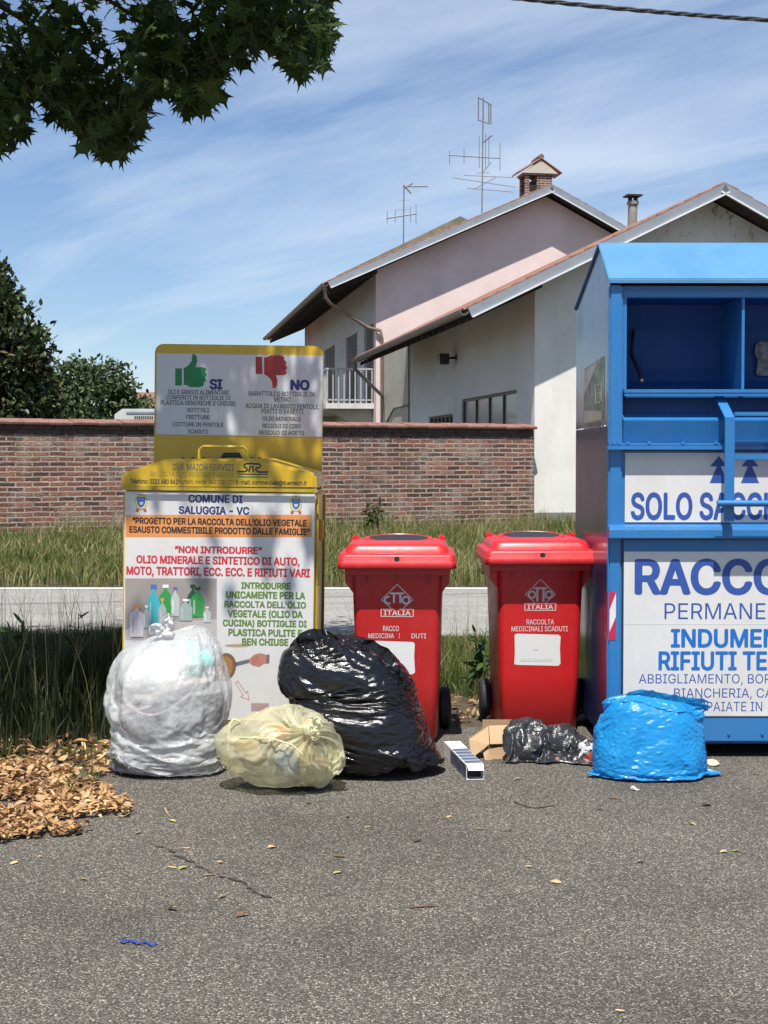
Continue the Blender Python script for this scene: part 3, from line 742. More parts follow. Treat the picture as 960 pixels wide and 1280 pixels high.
# --- television aerials on the roofs
M_aer = flat('aerial_metal', (.16, .16, .165), .5)
def yagi(b, p, dirv, ln, n, el, vert=True, r=.012):
    dirv = Vector(dirv).normalized(); b.tube([p - dirv * ln * .45, p + dirv * ln * .55], r * 1.2, 5)
    perp = Vector((0, 0, 1)) if vert else dirv.cross(Vector((0, 0, 1))).normalized()
    for i in range(n):
        c = p + dirv * ln * (-.45 + i / (n - 1)); b.tube([c - perp * el * .5, c + perp * el * .5], r, 5)
D = 47.0; t0 = at(602, 268, D); t1 = at(604, 122, D)
an = thing('tv_antenna', 'tall television aerial mast with a boxy top and two crossed arms on the farmhouse roof', 'antenna', (t0.x, D, t0.z - .8))
def loc(px, py): p = at(px, py, D); return p - an.location
b = MB(); b.tube([(0, 0, -.3), tuple(loc(604, 122))], .022, 6); b.build('mast', M_aer, an)
b = MB()
for (pa, pb) in (((598, 122), (614, 131)), ((598, 150), (613, 155)), ((598, 121), (598, 151)), ((604, 125), (604, 150)), ((611, 129), (611, 154)), ((613.5, 131), (613.5, 155))): b.tube([loc(*pa), loc(*pb)], .02, 5)
b.build('box_aerial', M_aer, an)
b = MB(); b.tube([loc(561, 194), loc(625, 198)], .02, 5)
for px, a, c in ((562, 188, 206), (580, 186, 204), (599, 170, 210), (607, 168, 212), (611, 170, 205), (625, 178, 214)): b.tube([loc(px, a), loc(px, c)], .011, 5)
b.tube([loc(604, 178), loc(615, 169)], .025, 5); b.build('cross_arm', M_aer, an)
b = MB()
for pa, pb in (((565, 222), (645, 234)), ((580, 219), (642, 222)), ((583, 235), (642, 240)), ((592, 237), (621, 221)), ((604, 215), (614, 203)), ((596, 216), (612, 216))): b.tube([loc(*pa), loc(*pb)], .013, 5)
b.build('yagi_aerial', M_aer, an)
D2 = 60.0; t0 = at(504, 300, D2)
an2 = thing('tv_antenna', 'shorter television aerial with a single arm on the mossy roof further left', 'antenna', (t0.x, D2, t0.z - .8))
def loc(px, py): p = at(px, py, D2); return p - an2.location
b = MB(); b.tube([(0, 0, -.3), tuple(loc(505, 231))], .03, 6); b.build('mast', M_aer, an2)
b = MB(); b.tube([loc(503, 233), loc(535, 233)], .028, 5)
for px in range(512, 535, 4): b.tube([loc(px, 231.5), loc(px, 234.5)], .012, 4)
b.tube([loc(505, 232), loc(514, 242)], .03, 5); b.tube([loc(505, 236), loc(516, 229)], .03, 5); b.build('yagi_aerial', M_aer, an2)
b = MB(); b.tube([loc(483, 273), loc(521, 267)], .03, 5)
for px, a, c in ((484, 264, 279), (494, 262, 278), (505, 256, 282), (513, 258, 278), (520, 255, 281)): b.tube([loc(px, a), loc(px, c)], .013, 5)
b.tube([loc(497, 250), loc(512, 250)], .012, 5); b.tube([loc(497, 262), loc(512, 262)], .012, 5); b.build('cross_arm', M_aer, an2)

# --- twisted overhead cable
b = MB(); A = at(640, -3, 12.0); Bp = at(960, 25, 12.6); dv = Bp - A; n = 220
for s in range(3):
    P = []
    for i in range(n):
        t = -2.2 + 4.6 * i / (n - 1); p = A + dv * t; p.z += .05 * ((t - .5) ** 2 - .25)
        tdir = dv.normalized(); s1 = tdir.cross(Vector((0, 0, 1))).normalized(); s2 = s1.cross(tdir); a = 2 * math.pi * (t * dv.length / .52 + s / 3) + .6 * math.sin(t * 9)
        P.append(p + (s1 * math.cos(a) + s2 * math.sin(a)) * .0125)
    b.tube(P, .0095, 6)
tag(b.build('overhead_cable', surf('cable_sheath', (.055, .058, .062), .2, 8, .45), smooth=60), 'black twisted overhead cable crossing the sky at the upper right', 'cable')

# ------------------------------------------------------------------ trees
def leaf_cloud(centers, normals_up, size, shape, hue, jitter=1.0, fold=.25):
    """many copies of one leaf outline (fan of triangles around point 0); centers (n,3)"""
    n = len(centers); S = np.asarray(shape, float); m = len(S)
    th = RNG.uniform(0, 2 * np.pi, n); ph = RNG.normal(0, jitter, n); ps = RNG.normal(0, jitter, n)
    ct, st, cp, sp_, cs, ss = np.cos(th), np.sin(th), np.cos(ph), np.sin(ph), np.cos(ps), np.sin(ps)
    Rz = np.zeros((n, 3, 3)); Rz[:, 0, 0] = ct; Rz[:, 0, 1] = -st; Rz[:, 1, 0] = st; Rz[:, 1, 1] = ct; Rz[:, 2, 2] = 1
    Rx = np.zeros((n, 3, 3)); Rx[:, 0, 0] = 1; Rx[:, 1, 1] = cp; Rx[:, 1, 2] = -sp_; Rx[:, 2, 1] = sp_; Rx[:, 2, 2] = cp
    Ry = np.zeros((n, 3, 3)); Ry[:, 1, 1] = 1; Ry[:, 0, 0] = cs; Ry[:, 0, 2] = ss; Ry[:, 2, 0] = -ss; Ry[:, 2, 2] = cs
    R = Rz @ Rx @ Ry
    V = np.einsum('nij,mj->nmi', R, S) * np.asarray(size).reshape(-1, 1, 1) + np.asarray(centers)[:, None, :]
    tri = np.array([[0, i, i % (m - 1) + 1] for i in range(1, m)])
    Fc = (np.arange(n)[:, None, None] * m + tri[None]).reshape(-1, 3)
    return V.reshape(-1, 3), Fc, np.repeat(hue, m)
OVAL = [(0, .5, -.03), (0, 0, 0), (.2, .25, .03), (.26, .5, .05), (.18, .8, .03), (0, 1.05, -.04), (-.18, .8, .03), (-.26, .5, .05), (-.2, .25, .03)]
def star(k=5):
    P = [(0, .38, 0)]
    lob = [(-120, .62), (-58, .88), (0, 1.0), (58, .88), (120, .62)]
    P.append((0, 0.02, -.01))
    for i, (a, r) in enumerate(lob[::-1]):
        a_ = math.radians(a); 
        for da, rr, z in ((.20, r * .55, .02), (0, r, -.07), (-.20, r * .55, .02)):
            P.append((math.sin(a_ + da) * rr * .62, .38 + math.cos(a_ + da) * rr * .62, z))
    return P
M_mag = blade_mat('magnolia_leaf', [(0, (.012, .024, .008)), (.5, (.026, .045, .013)), (.85, (.055, .08, .022)), (1, (.12, .10, .04))], .08)
M_mag.node_tree.nodes['Principled BSDF'].inputs['Roughness'].default_value = .38
M_olive = blade_mat('shrub_tree_leaf', [(0, (.03, .055, .02)), (.6, (.065, .10, .038)), (1, (.12, .16, .06))], .25)
M_gum = blade_mat('sweetgum_leaf', [(0, (.028, .052, .012)), (.6, (.055, .095, .018)), (1, (.11, .15, .03))], .42)
M_bark = surf('bark', (.09, .07, .05), .4, 8, .95, bump=.8, bscale=18, bdist=.03, stretch=(1, 1, .3))
M_twig = surf('twig_bark', (.06, .05, .035), .4, 12, .9)
def crown_points(blobs, n):
    """points clustered in twig clumps on the shells of several ellipsoids"""
    w = np.array([b_[3] * b_[4] for b_ in blobs], float); w /= w.sum(); out = []
    for b_, k in zip(blobs, RNG.multinomial(n // 14, w)):
        u = RNG.normal(size=(k, 3)); u /= np.linalg.norm(u, axis=1)[:, None]
        r = RNG.uniform(.55, 1.06, k) ** .6
        c = np.array(b_[:3]) + u * r[:, None] * np.array([b_[3], b_[3], b_[4]])
        out.append((c[:, None, :] + RNG.normal(size=(k, 14, 3)) * .13 * b_[5]).reshape(-1, 3))
    return np.concatenate(out)
def tree(name, label, base, trunk_h, blobs, n, size, m, hue=(0, 1), group=None):
    t = thing(name, label, 'tree', base, group=group)
    b = MB(); b.tube([(0, 0, -.1), (.03, .02, trunk_h * .5), (0, .05, trunk_h)], [.2, .16, .1], 9)
    for bl in blobs:
        c = Vector(bl[:3]); s0 = Vector((0, .03, trunk_h * .7)); b.tube([s0, s0.lerp(c, .5) + Vector((0, 0, -.15)), c], [.09, .06, .02], 6)
    b.build('trunk', M_bark, t, smooth=60)
    C = crown_points(blobs, n); V, Fc, H = leaf_cloud(C, None, RNG.uniform(.7, 1.25, len(C)) * size, OVAL, RNG.uniform(*hue, len(C)), .9)
    me = np_mesh('crown', V, Fc, False, {'hue': H}); link_mesh('crown', me, m, t); return t
# magnolia: silhouette right edge at px 70, top px 312
c = at(-40, 520, 34.0)
tree('magnolia_tree', 'big dark glossy magnolia tree rising behind the wall at the left edge', (c.x, 34, 0), 2.2,
     [(-.6, 0, 2.1, 1.7, 1.4, 1), (.55, 0, 2.2, 1.5, 1.1, 1), (-.8, 0, 3.8, 1.7, 1.3, 1), (.35, -.1, 3.7, 1.5, 1.3, 1), (-.2, 0, 5.0, 1.35, 1.15, .9), (-1.4, 0, 4.6, 1.4, 1.4, 1), (1.0, .3, 2.9, .9, .9, .9), (-.1, .1, 5.4, .7, .7, .8)], 38000, .17, M_mag, group=None)
c = at(112, 520, 39.0)
tree('bushy_tree', 'mid green bushy tree to the right of the dark magnolia', (c.x, 39, 0), 1.8,
     [(0, 0, 2.5, 1.15, 1.0, .9), (-1.0, 0, 2.5, 1.0, 1.0, .9), (.45, 0, 3.35, .62, .5, .8), (-.6, 0, 3.3, .8, .55, .8), (1.1, 0, 2.3, .6, .7, .8), (.9, 0, 3.1, .35, .3, .7)], 11000, .14, M_olive)
c = at(172, 520, 44.0)
tree('bushy_tree', 'low pale green shrubby tree close to the left edge of the yellow sign', (c.x, 44, 0), 1.2,
     [(0, 0, 2.1, .9, .8, .8), (-.7, .2, 2.3, .8, .8, .8), (.5, 0, 2.2, .6, .75, .8)], 6000, .13, M_olive)
tree('bushy_tree', 'broad leafy tree hidden mostly behind the yellow sign', (-6.4, 52, 0), 1.5,
     [(0, 0, 2.2, 1.2, .9, .9), (1.1, 0, 2.0, .9, .8, .9)], 4000, .14, M_olive)

# the sweetgum overhead: its trunk stands out of frame to the left
gum = thing('sweetgum_tree', 'sweetgum tree whose dark star leaved branch hangs into the sky at the upper left', 'tree', (-4.6, 7.4, 0))
gb = gum.location
# outline of the leaves inside the frame (pixels): bottom edge as function of x
EDX = [-400, -60, 0, 14, 20, 34, 60, 74, 92, 118, 150, 166, 184, 188, 205, 226, 238, 258, 268, 262, 275, 292, 300, 318, 336, 352, 376, 392, 412, 418]
EDX = [-400, -60, 0, 12, 22, 30, 48, 60, 76, 96, 120, 146, 168, 184, 194, 208, 226, 240, 256, 268, 280, 296, 312, 330, 345, 360, 378, 396, 410, 418]
EDY = [ 260, 230, 190, 196, 178, 148, 128, 146, 165, 178, 205, 212, 188, 150, 128, 122, 152, 158, 148, 134, 100, 88, 70, 66, 76, 100, 114, 96, 84, 60]
def in_frame_ok(C):
    X, Y = proj(C); inside = (X > -30) & (X < 990) & (Y > -30) & (Y < 1310)
    lim = np.interp(X, EDX, EDY, right=-99)
    lim2 = lim - 14
    hole = (np.hypot((X - 190) / 18, (Y - 36) / 12) < 1) * 0 + (np.hypot((X - 335) / 16, (Y - 12) / 8) < 1) + (np.hypot((X - 20) / 14, (Y - 140) / 16) < 1) * 0
    return ~inside | ((Y < lim2) & (X < 412) & ~(hole > 0))
sx, sy, sz = SUN
def shade_spot(C, h):     # where the leaf's shadow crosses height h
    k = (C[:, 2] - h) / sz; return C[:, 0] - sx * k, C[:, 1] - sy * k
def canopy(n, x, y, z):
    C = np.stack([RNG.uniform(*x, n), RNG.uniform(*y, n), RNG.uniform(*z, n)], 1); return C[in_frame_ok(C)]
# (a) the hanging branch in view, around depth 8.4
def clump(n, k, x, y, z, sd):
    C = np.stack([RNG.uniform(*x, n), RNG.uniform(*y, n), RNG.uniform(*z, n)], 1)
    C = (C[:, None] + RNG.normal(size=(n, k, 3)) * sd).reshape(-1, 3); return C[in_frame_ok(C)]
vis = []
for D0, wgt in ((7.9, 1300), (8.5, 1900), (9.2, 900)):
    n = wgt; X = RNG.uniform(-200, 416, n); lim = np.interp(X, EDX, EDY)
    Yp = lim - 14 - np.abs(RNG.exponential(60, n)) - RNG.uniform(0, 6, n)
    D_ = D0 + RNG.normal(0, .22, n)
    vis.append(np.array([tuple(at(a, c_, e_)) for a, c_, e_ in zip(X, Yp, D_)]))
vis = np.concatenate(vis); vis = vis[in_frame_ok(vis)]
# (b) the crown above the frame, over the verge and the oil container
top = clump(1350, 12, (-6.8, -1.55), (4.3, 10.5), (4.3, 6.8), .20)
x5, y5 = shade_spot(top, 0.0); top = top[((y5 > 6.25 + .12 * np.sin(x5 * 9)) | (x5 < -2.7)) & ((y5 < 10.3) | (x5 < -4.2))]
mid = clump(760, 10, (-1.9, -.05), (5.0, 9.0), (4.2, 5.6), .16)
xa, ya = shade_spot(mid, 1.25)
patch = np.array([mnoise.noise(Vector((a * 2.6, c_ * 2.6, 4.2))) for a, c_ in zip(xa, ya)])
mid = mid[((ya > 6.62) | ((ya > 6.36) & (RNG.uniform(0, 1, len(ya)) < .4))) & (xa < -.28) & (patch > -.34)]
low = mid[:0]
C = np.concatenate([vis, top, mid])
hueg = RNG.beta(2, 2.5, len(C)); sz_ = RNG.uniform(.08, .16, len(C))
V, Fc, H = leaf_cloud(C - np.array(gb), None, sz_ * 1.0, star(), hueg, .75)
link_mesh('crown', np_mesh('crown', V, Fc, False, {'hue': H}), M_gum, gum)
b = MB(); b.tube([(0, 0, -.1), (.05, 0, 1.5), (.0, .1, 3.0), (.2, .2, 4.6), (.1, .1, 6.4)], [.24, .19, .16, .11, .05], 10)
b.build('trunk', M_bark, gum, smooth=60)
b = MB()
ends = [at(60, 90, 8.4), at(150, 120, 8.5), at(230, 60, 8.5), at(300, 20, 8.4), at(385, 60, 8.4), at(10, 120, 8.1)]
for e in ends:
    e = e - gb; s0 = Vector((.15, .2, 4.0)); mid_ = s0.lerp(e, .55) + Vector((0, 0, .55)); b.tube([s0, s0.lerp(mid_, .5) + Vector((0, 0, .2)), mid_, mid_.lerp(e, .6) + Vector((0, 0, .06)), e], [.07, .05, .03, .014, .005], 6)
for e in ((3.4, -1.2, 4.9), (3.9, -.6, 5.1), (4.2, .4, 4.7), (2.2, -2.2, 5.2), (1.2, 2.0, 5.4), (-1.5, -1.5, 5.5), (2.9, 1.6, 5.2)):
    e = Vector(e); s0 = Vector((.15, .1, 4.2)); b.tube([s0, s0.lerp(e, .5) + Vector((0, 0, .3)), e], [.075, .05, .01], 6)
# twigs between leaves
sel = vis[RNG.choice(len(vis), 260, replace=False)]
for p in sel:
    p = Vector(p) - gb; q = p + Vector((random.gauss(-.12, .12), random.gauss(0, .1), random.uniform(.05, .25))); b.tube([q, p], [.004, .0022], 4)
b.build('branch', M_twig, gum, smooth=60)
# ------------------------------------------------------------------ cooking oil container with its sign board
def paint(name, col, rough=.35, grime=(.2, .17, .1), gfac=.3, var=.08, gscale=3, coat=.2, stretch=None, bump=.0, wear=None):
    return surf(name, col, var, 3, rough, .08, grime=grime, gscale=gscale, gfac=gfac, coat=coat, stretch=stretch or (1, 1, .35), bump=bump, bscale=9, bdist=.01, wear=wear)
M_yel = paint('yellow_paint', (.57, .37, .014), .38, (.25, .15, .02), .45, wear=((.42, .30, .06), (.13, .07, .02)))
M_yeld = paint('yellow_paint_worn', (.46, .335, .03), .5, (.16, .12, .03), .5)
M_pw = surf('printed_white', (.61, .60, .59), .06, 2, .4, .06, grime=(.47, .45, .41), gscale=3.5, gfac=.6, stretch=(1, 1, .5))
M_or = surf('printed_orange', (.64, .25, .075), .05, 3, .4)
I = lambda n, c, r=.5: flat(n, c, r, .06)
M_navy = I('ink_navy', (.022, .03, .16)); M_red = I('ink_red', (.50, .03, .05)); M_green = I('ink_green', (.10, .20, .03)); M_black = I('ink_black', (.02, .02, .022)); M_olive_ink = I('ink_olive', (.22, .17, .015))
M_tgreen = I('thumb_green', (.012, .19, .06)); M_tred = I('thumb_red', (.34, .03, .03)); M_grey_ink = I('ink_grey', (.13, .13, .14))
M_metal = surf('dark_steel', (.10, .10, .10), .3, 5, .4, metal=.6)
YF = 6.62; ROLL = math.radians(0.85)
base = Vector((at(274, 900, YF).x, YF, 0.0))
oil = thing('oil_container', 'yellow cooking oil collection container with printed front and a tall thumbs up and down board', 'recycling container', base, (0, ROLL, 0))
Rinv = Euler((0, ROLL, 0)).to_matrix().inverted()
def lf(px, py, y=0.0):                # pixel -> container frame, on its front plane y
    p = Rinv @ (at(px, py, YF + y) - base); return p.x, p.z
xl, zl = lf(154, 611); xr, _ = lf(395, 612); zlid = zl; DEP = .86
xl2 = xl + .004
b = MB(); b.box(xl, xr, .0, DEP, .10, zlid - .004); b.build('body', M_yel, oil, bevel=.012)
# side panel grooves / rust-coloured right side trim, hinge
for y in (.03, DEP - .07): b = MB(); b.box(xr + .001, xr + .012, y, y + .05, .14, zlid - .03); b.build('side_rail', M_yeld, oil, bevel=.003)
b = MB(); b.box(xr, xr + .02, .3, .42, .92, 1.02); b.build('lock', M_yeld, oil, bevel=.005)
for x in (xl + .06, xr - .06):
    for y in (.07, DEP - .07):
        b = MB(); b.box(x - .03, x + .03, y - .03, y + .03, 0, .101); b.build('leg', M_metal, oil)
# lid: gabled profile pushed back
pl = [lf(153, 611), lf(153, 591), lf(209, 573.5), lf(328, 573), lf(395.5, 592.5), lf(396, 612)]
b = MB(); b.prism([(x, -.018, z) for x, z in pl], (0, DEP + .035, 0)); ld_ = b.build('lid', M_yel, oil, bevel=.012)
b = MB(); x0, z0 = lf(153, 611); x1, z1 = lf(396, 612); b.box(x0 - .004, x1 + .004, -.026, -.019, z0 - .003, z0 + .012); b.build('lid_edge', M_yeld, ld_)
# handle of the lid and the dark grip
xa, za = lf(245, 573); xb, _ = lf(306, 573); _, zt = lf(270, 558)
b = MB(); b.tube([(xa, .12, za - .02), (xa, .12, zt - .015), (xa + .015, .12, zt), (xb - .015, .12, zt), (xb, .12, zt - .015), (xb, .12, za - .02)], .007, 8); b.build('handle', M_yel, ld_, smooth=50)
xa, _ = lf(276, 573); xb, _ = lf(300, 573); b = MB(); b.tube([(xa, .05, za - .004), (xa + .01, .05, za + .016), (xb - .01, .05, za + .018), (xb, .05, za - .004)], .012, 8); b.build('grip', M_black, ld_, smooth=50)
for px in (226, 238, 252, 312, 322): x, z = lf(px, 573); b = MB(); b.box(x, x + .013, .02, .04, z - .004, z + .005); b.build('lid_bolt', M_black, ld_)
# lettering on the lid
YL = -.0183
def put(s, x0, x1, y0, y1, m, parent, y, prefix=None, bold=.02):
    X0, Z1 = lf(x0, y0, y); X1, _ = lf(x1, y1, y); _, Z0 = lf((x0 + x1) / 2, y1, y); _, Z1 = lf((x0 + x1) / 2, y0, y)
    return lettering(s, X0, X1, Z0, Z1, y, m, parent, prefix, bold)
put('DUE MAICH SERVIZI', 216, 292, 580, 588, M_grey_ink, ld_, YL, bold=.012)
put('RACCOLTA OLIO VEGETALE ESAUSTO', 188, 292, 590, 596, M_olive_ink, ld_, YL, bold=0)
put('Telefono: 0331 480 862', 163, 222, 599, 604.5, M_black, ld_, YL, bold=.025)
put('Numero Verde: 840 130 129', 223, 293, 599.5, 605, M_black, ld_, YL, bold=.005)
put('E-mail: commerciale@duemaich.it', 295, 383, 600.5, 606, M_black, ld_, YL, bold=.025)
# the firm's mark: rules joined by an S, a bar and an R
def strip(b, P, w, y):                # flat ribbon in the x-z plane
    P = [Vector((p[0], p[1])) for p in P]
    L_ = []; R_ = []
    for i, p in enumerate(P):
        t = (P[min(i + 1, len(P) - 1)] - P[max(i - 1, 0)]).normalized(); n = Vector((-t.y, t.x)) * w / 2; L_.append(p + n); R_.append(p - n)
    for i in range(len(P) - 1): b.poly([(L_[i].x, y, L_[i].y), (L_[i + 1].x, y, L_[i + 1].y), (R_[i + 1].x, y, R_[i + 1].y), (R_[i].x, y, R_[i].y)])
b = MB(); c = lambda *a: lf(*a, YL)
strip(b, [c(297, 589.5), c(306, 589.5), c(309, 588), c(308.5, 585.5), c(305.5, 584), c(305, 581), c(308, 579.5), c(316, 579.5)], .008, YL)
strip(b, [c(311, 590), c(313, 583), c(316, 583), c(316.5, 590)], .007, YL - .0004)
strip(b, [c(316, 579.8), c(324, 580), c(326, 582), c(324, 584.5), c(320, 585), c(319.5, 587), c(323, 590), c(335, 590)], .008, YL)
strip(b, [c(297, 592.5), c(335, 593)], .005, YL)
b.build('emblem', M_black, ld_, fix=False)
b = MB(); strip(b, [c(297, 596), c(335, 596.5)], .006, YL); b.build('emblem_rule', M_tgreen, ld_, fix=False)
# printed front panel
YP = -.004
xa, za = lf(156.5, 614, 0); xb, zb = lf(390, 903, 0)
b = MB(); b.box(xa, xb, YP, -.0005, .125, za); pan = b.build('front_panel', M_pw, oil)
Y1 = YP - .0003; Y2 = Y1 - .0003; Y3 = Y2 - .0003
def quad(name, x0, y0, x1, y1, m, parent, y):
    A = lf(x0, y0, y); Bq = lf(x1, y0, y); Cq = lf(x1, y1, y); D_ = lf(x0, y1, y)
    b = MB(); b.poly([(A[0], y, A[1]), (Bq[0], y, Bq[1]), (Cq[0], y, Cq[1]), (D_[0], y, D_[1])]); return b.build(name, m, parent, fix=False)
put('COMUNE DI', 236, 303, 619, 628, M_navy, pan, Y1, bold=.055)
put('SALUGGIA - VC', 224, 311, 633.5, 642.5, M_navy, pan, Y1, bold=.055)
quad('orange_band', 157, 643.5, 389.5, 671.5, M_or, pan, Y1)
put("\u201cPROGETTO PER LA RACCOLTA DELL'OLIO VEGETALE", 166, 383, 648.5, 656, M_black, pan, Y2, bold=.055)
put("ESAUSTO COMMESTIBILE PRODOTTO DALLE FAMIGLIE\u201d", 162, 387, 659.5, 667, M_black, pan, Y2, bold=.055)
put("\u201cNON INTRODURRE\u201d", 219, 327, 683.5, 691.5, M_red, pan, Y1, bold=.062)
put("OLIO MINERALE E SINTETICO DI AUTO,", 171, 374, 696, 705, M_red, pan, Y1, bold=.062)
put("MOTO, TRATTORI, ECC. ECC. E RIFIUTI VARI", 158.5, 387, 710, 719.5, M_red, pan, Y1, bold=.062)
for s, x0, x1, y0, y1 in (("INTRODURRE", 302, 363, 728.5, 736), ("UNICAMENTE PER LA", 283, 381, 740, 748), ("RACCOLTA DELL'OLIO", 281, 382, 752, 759.5), ("VEGETALE (OLIO DA", 285, 378, 763.5, 771.5),
                          ("CUCINA) BOTTIGLIE DI", 279, 383, 775.5, 783), ("PLASTICA PULITE E", 286, 377, 787, 795), ("BEN CHIUSE", 303, 360, 798.5, 806.5)): put(s, x0, x1, y0, y1, M_green, pan, Y1, bold=.062)
# two town crests
def disc(b, cx, cy, rx, ry, y, mi=0, n=18, rot=0, a0=0, a1=360):
    P = []
    for k in range(n):
        a = math.radians(a0 + (a1 - a0) * k / n); X = rx * math.cos(a); Z = ry * math.sin(a)
        q = lf(cx + X * math.cos(rot) - Z * math.sin(rot), cy + X * math.sin(rot) + Z * math.cos(rot), y); P.append((q[0], y, q[1]))
    b.poly(P, mi)
M_cr = [I('crest_gold', (.55, .42, .10)), I('crest_blue', (.03, .12, .42)), I('crest_sky', (.18, .35, .62)), I('crest_red', (.42, .10, .05)), I('crest_pale', (.62, .60, .45))]
for cx, cy in ((176.5, 627.5), (370, 630)):
    b = MB(); disc(b, cx, cy, 8, 10, Y1, 0); disc(b, cx, cy, 6.3, 8.4, Y2, 4)
    P = [(-5, -6), (5, -6), (5, 1), (3.4, 4.6), (0, 7), (-3.4, 4.6), (-5, 1)]
    b.poly([(lf(cx + u, cy + w, Y3)[0], Y3, lf(cx + u, cy + w, Y3)[1]) for u, w in P], 1)
    Y4 = Y3 - .0002
    for q in ([(-4, -5), (4, -5), (4, -2.5), (-4, -2.5)], [(-2.6, 0), (2.6, 0), (1.6, 3.4), (-1.6, 3.4)]): b.poly([(lf(cx + u, cy + w, Y4)[0], Y4, lf(cx + u, cy + w, Y4)[1]) for u, w in q], 2 if q[0][1] < -1 else 4)
    for q in ([(-5, -11), (-3, -8.5), (-1.5, -11.5), (0, -8.8), (1.5, -11.5), (3, -8.5), (5, -11), (4, -7), (-4, -7)], ): b.poly([(lf(cx + u, cy + w, Y4)[0], Y4, lf(cx + u, cy + w, Y4)[1]) for u, w in q], 0)
    for q in ([(-6, 8), (-2, 9), (-4, 12.5), (-7, 12)], [(6, 8), (2, 9), (4, 12.5), (7, 12)]): b.poly([(lf(cx + u, cy + w, Y4)[0], Y4, lf(cx + u, cy + w, Y4)[1]) for u, w in q], 3)
    b.build('crest', M_cr, pan, fix=False)
# the printed bottle picture
pic = quad('bottle_picture', 156.5, 723, 271, 800, surf('print_taupe', (.30, .265, .245), .12, 4, .4), pan, Y1)
b = MB()
def lpoly(b, pts, y, mi=0): b.poly([(lf(u, w, y)[0], y, lf(u, w, y)[1]) for u, w in pts], mi)
lpoly(b, [(156.5, 800), (156.5, 788), (176, 778), (271, 774), (271, 800)], Y2, 0); b.build('picture_shelf', I('print_shelf', (.42, .39, .37)), pic, fix=False)
BK = [I('print_cyan', (.05, .36, .42)), I('print_green', (.03, .26, .06)), I('print_dkgreen', (.015, .07, .03)), I('print_clear', (.42, .45, .44)), I('print_white', (.60, .56, .58)), I('print_blue', (.05, .12, .42)), I('print_orange', (.70, .26, .04)), I('print_white2', (.75, .75, .73)), I('print_clear2', (.28, .36, .33))]
def bottle(cx, top, bot, w, mi, cap, y, hip=False):
    h = bot - top; b = MB()
    sh = [(.10, .0), (.10, .09), (.16, .13), (.36, .24), (.5, .36), (.5, .58), (.44, .68), (.5, .8), (.5, .96), (.42, 1.)] if not hip else [(.12, 0), (.14, .08), (.42, .2), (.5, .32), (.46, .6), (.42, 1.)]
    P = [(cx - a * w, top + t * h) for a, t in sh] + [(cx + a * w, top + t * h) for a, t in sh[::-1]]
    lpoly(b, P, y, mi); lpoly(b, [(cx - .22 * w, top - h * .09), (cx + .22 * w, top - h * .09), (cx + .22 * w, top + h * .02), (cx - .22 * w, top + h * .02)], y - .0001, cap)
    lpoly(b, [(cx - .30 * w, top + .42 * h), (cx - .2 * w, top + .36 * h), (cx - .2 * w, top + .9 * h), (cx - .30 * w, top + .9 * h)], y - .0002, 3 if mi != 3 else 7)
    b.build('printed_bottle', BK, pic, fix=False)
yy = Y2 - .0003
for i, a in enumerate(((241, 734, 772, 15, 2, 2, 0), (207, 734, 770, 17, 1, 7, 0), (219, 737, 770, 11, 3, 5, 0), (247, 737, 771, 17, 1, 2, 0), (192, 735, 783, 16, 0, 5, 0), (259, 760, 778, 10, 3, 7, 0), (232, 751, 776, 17, 8, 7, 0), (203, 751, 782, 10, 8, 6, 0), (183, 759, 785, 9, 3, 7, 0), (171, 760, 796, 19, 4, 6, 1))):
    bottle(*a[:6], yy - i * .0003, bool(a[6]))
# pan and hand, arrow, small prints
b = MB(); disc(b, 281, 834, 14, 18, Y1, 0, 24, .25); disc(b, 279.5, 835, 11, 15, Y2, 1, 24, .25)
lpoly(b, [(294, 828), (313, 823.5), (313.5, 828), (295, 833)], Y1, 2)
b.build('printed_pan', [I('print_rim', (.16, .10, .07)), surf('print_oil', (.36, .17, .045), .3, 30, .4), I('print_handle', (.13, .12, .15))], pan, fix=False)
b = MB(); lpoly(b, [(312, 824), (318, 818), (326, 816.5), (333, 818.5), (337, 818), (336.5, 829), (330, 829.5), (324, 833.5), (316, 832), (311, 828)], Y2, 0)
lpoly(b, [(333, 818.5), (337, 818), (336.5, 829), (333, 829)], Y3, 1)
for q in ((314, 821), (317, 820), (320, 819.5)): lpoly(b, [(q[0], q[1]), (q[0] + 1, q[1]), (q[0] + 3, q[1] + 9), (q[0] + 2, q[1] + 9)], Y3, 2)
b.build('printed_hand', [I('print_skin', (.42, .18, .13)), I('print_cuff', (.14, .12, .15)), I('print_skin2', (.28, .10, .07))], pan, fix=False)
b = MB(); 
for q in (((297, 851), (294.5, 854)), ((294.5, 854), (304, 869)), ((297, 851), (307, 866)), ((304, 869), (301, 871)), ((307, 866), (309.5, 864)), ((309.5, 864), (311, 875)), ((311, 875), (301, 871))): strip(b, [lf(*q[0], Y1), lf(*q[1], Y1)], .004, Y1)
b.build('printed_arrow', I('print_pink', (.50, .26, .24)), pan, fix=False)
b = MB(); disc(b, 297, 807, 16, 2, Y1 - .0001, 0, 16); b.build('printed_oil_streak', I('print_tan', (.36, .28, .19)), pan, fix=False)
quad('printed_patch', 314, 879, 336, 889, I('print_rose', (.36, .25, .25)), pan, Y1)
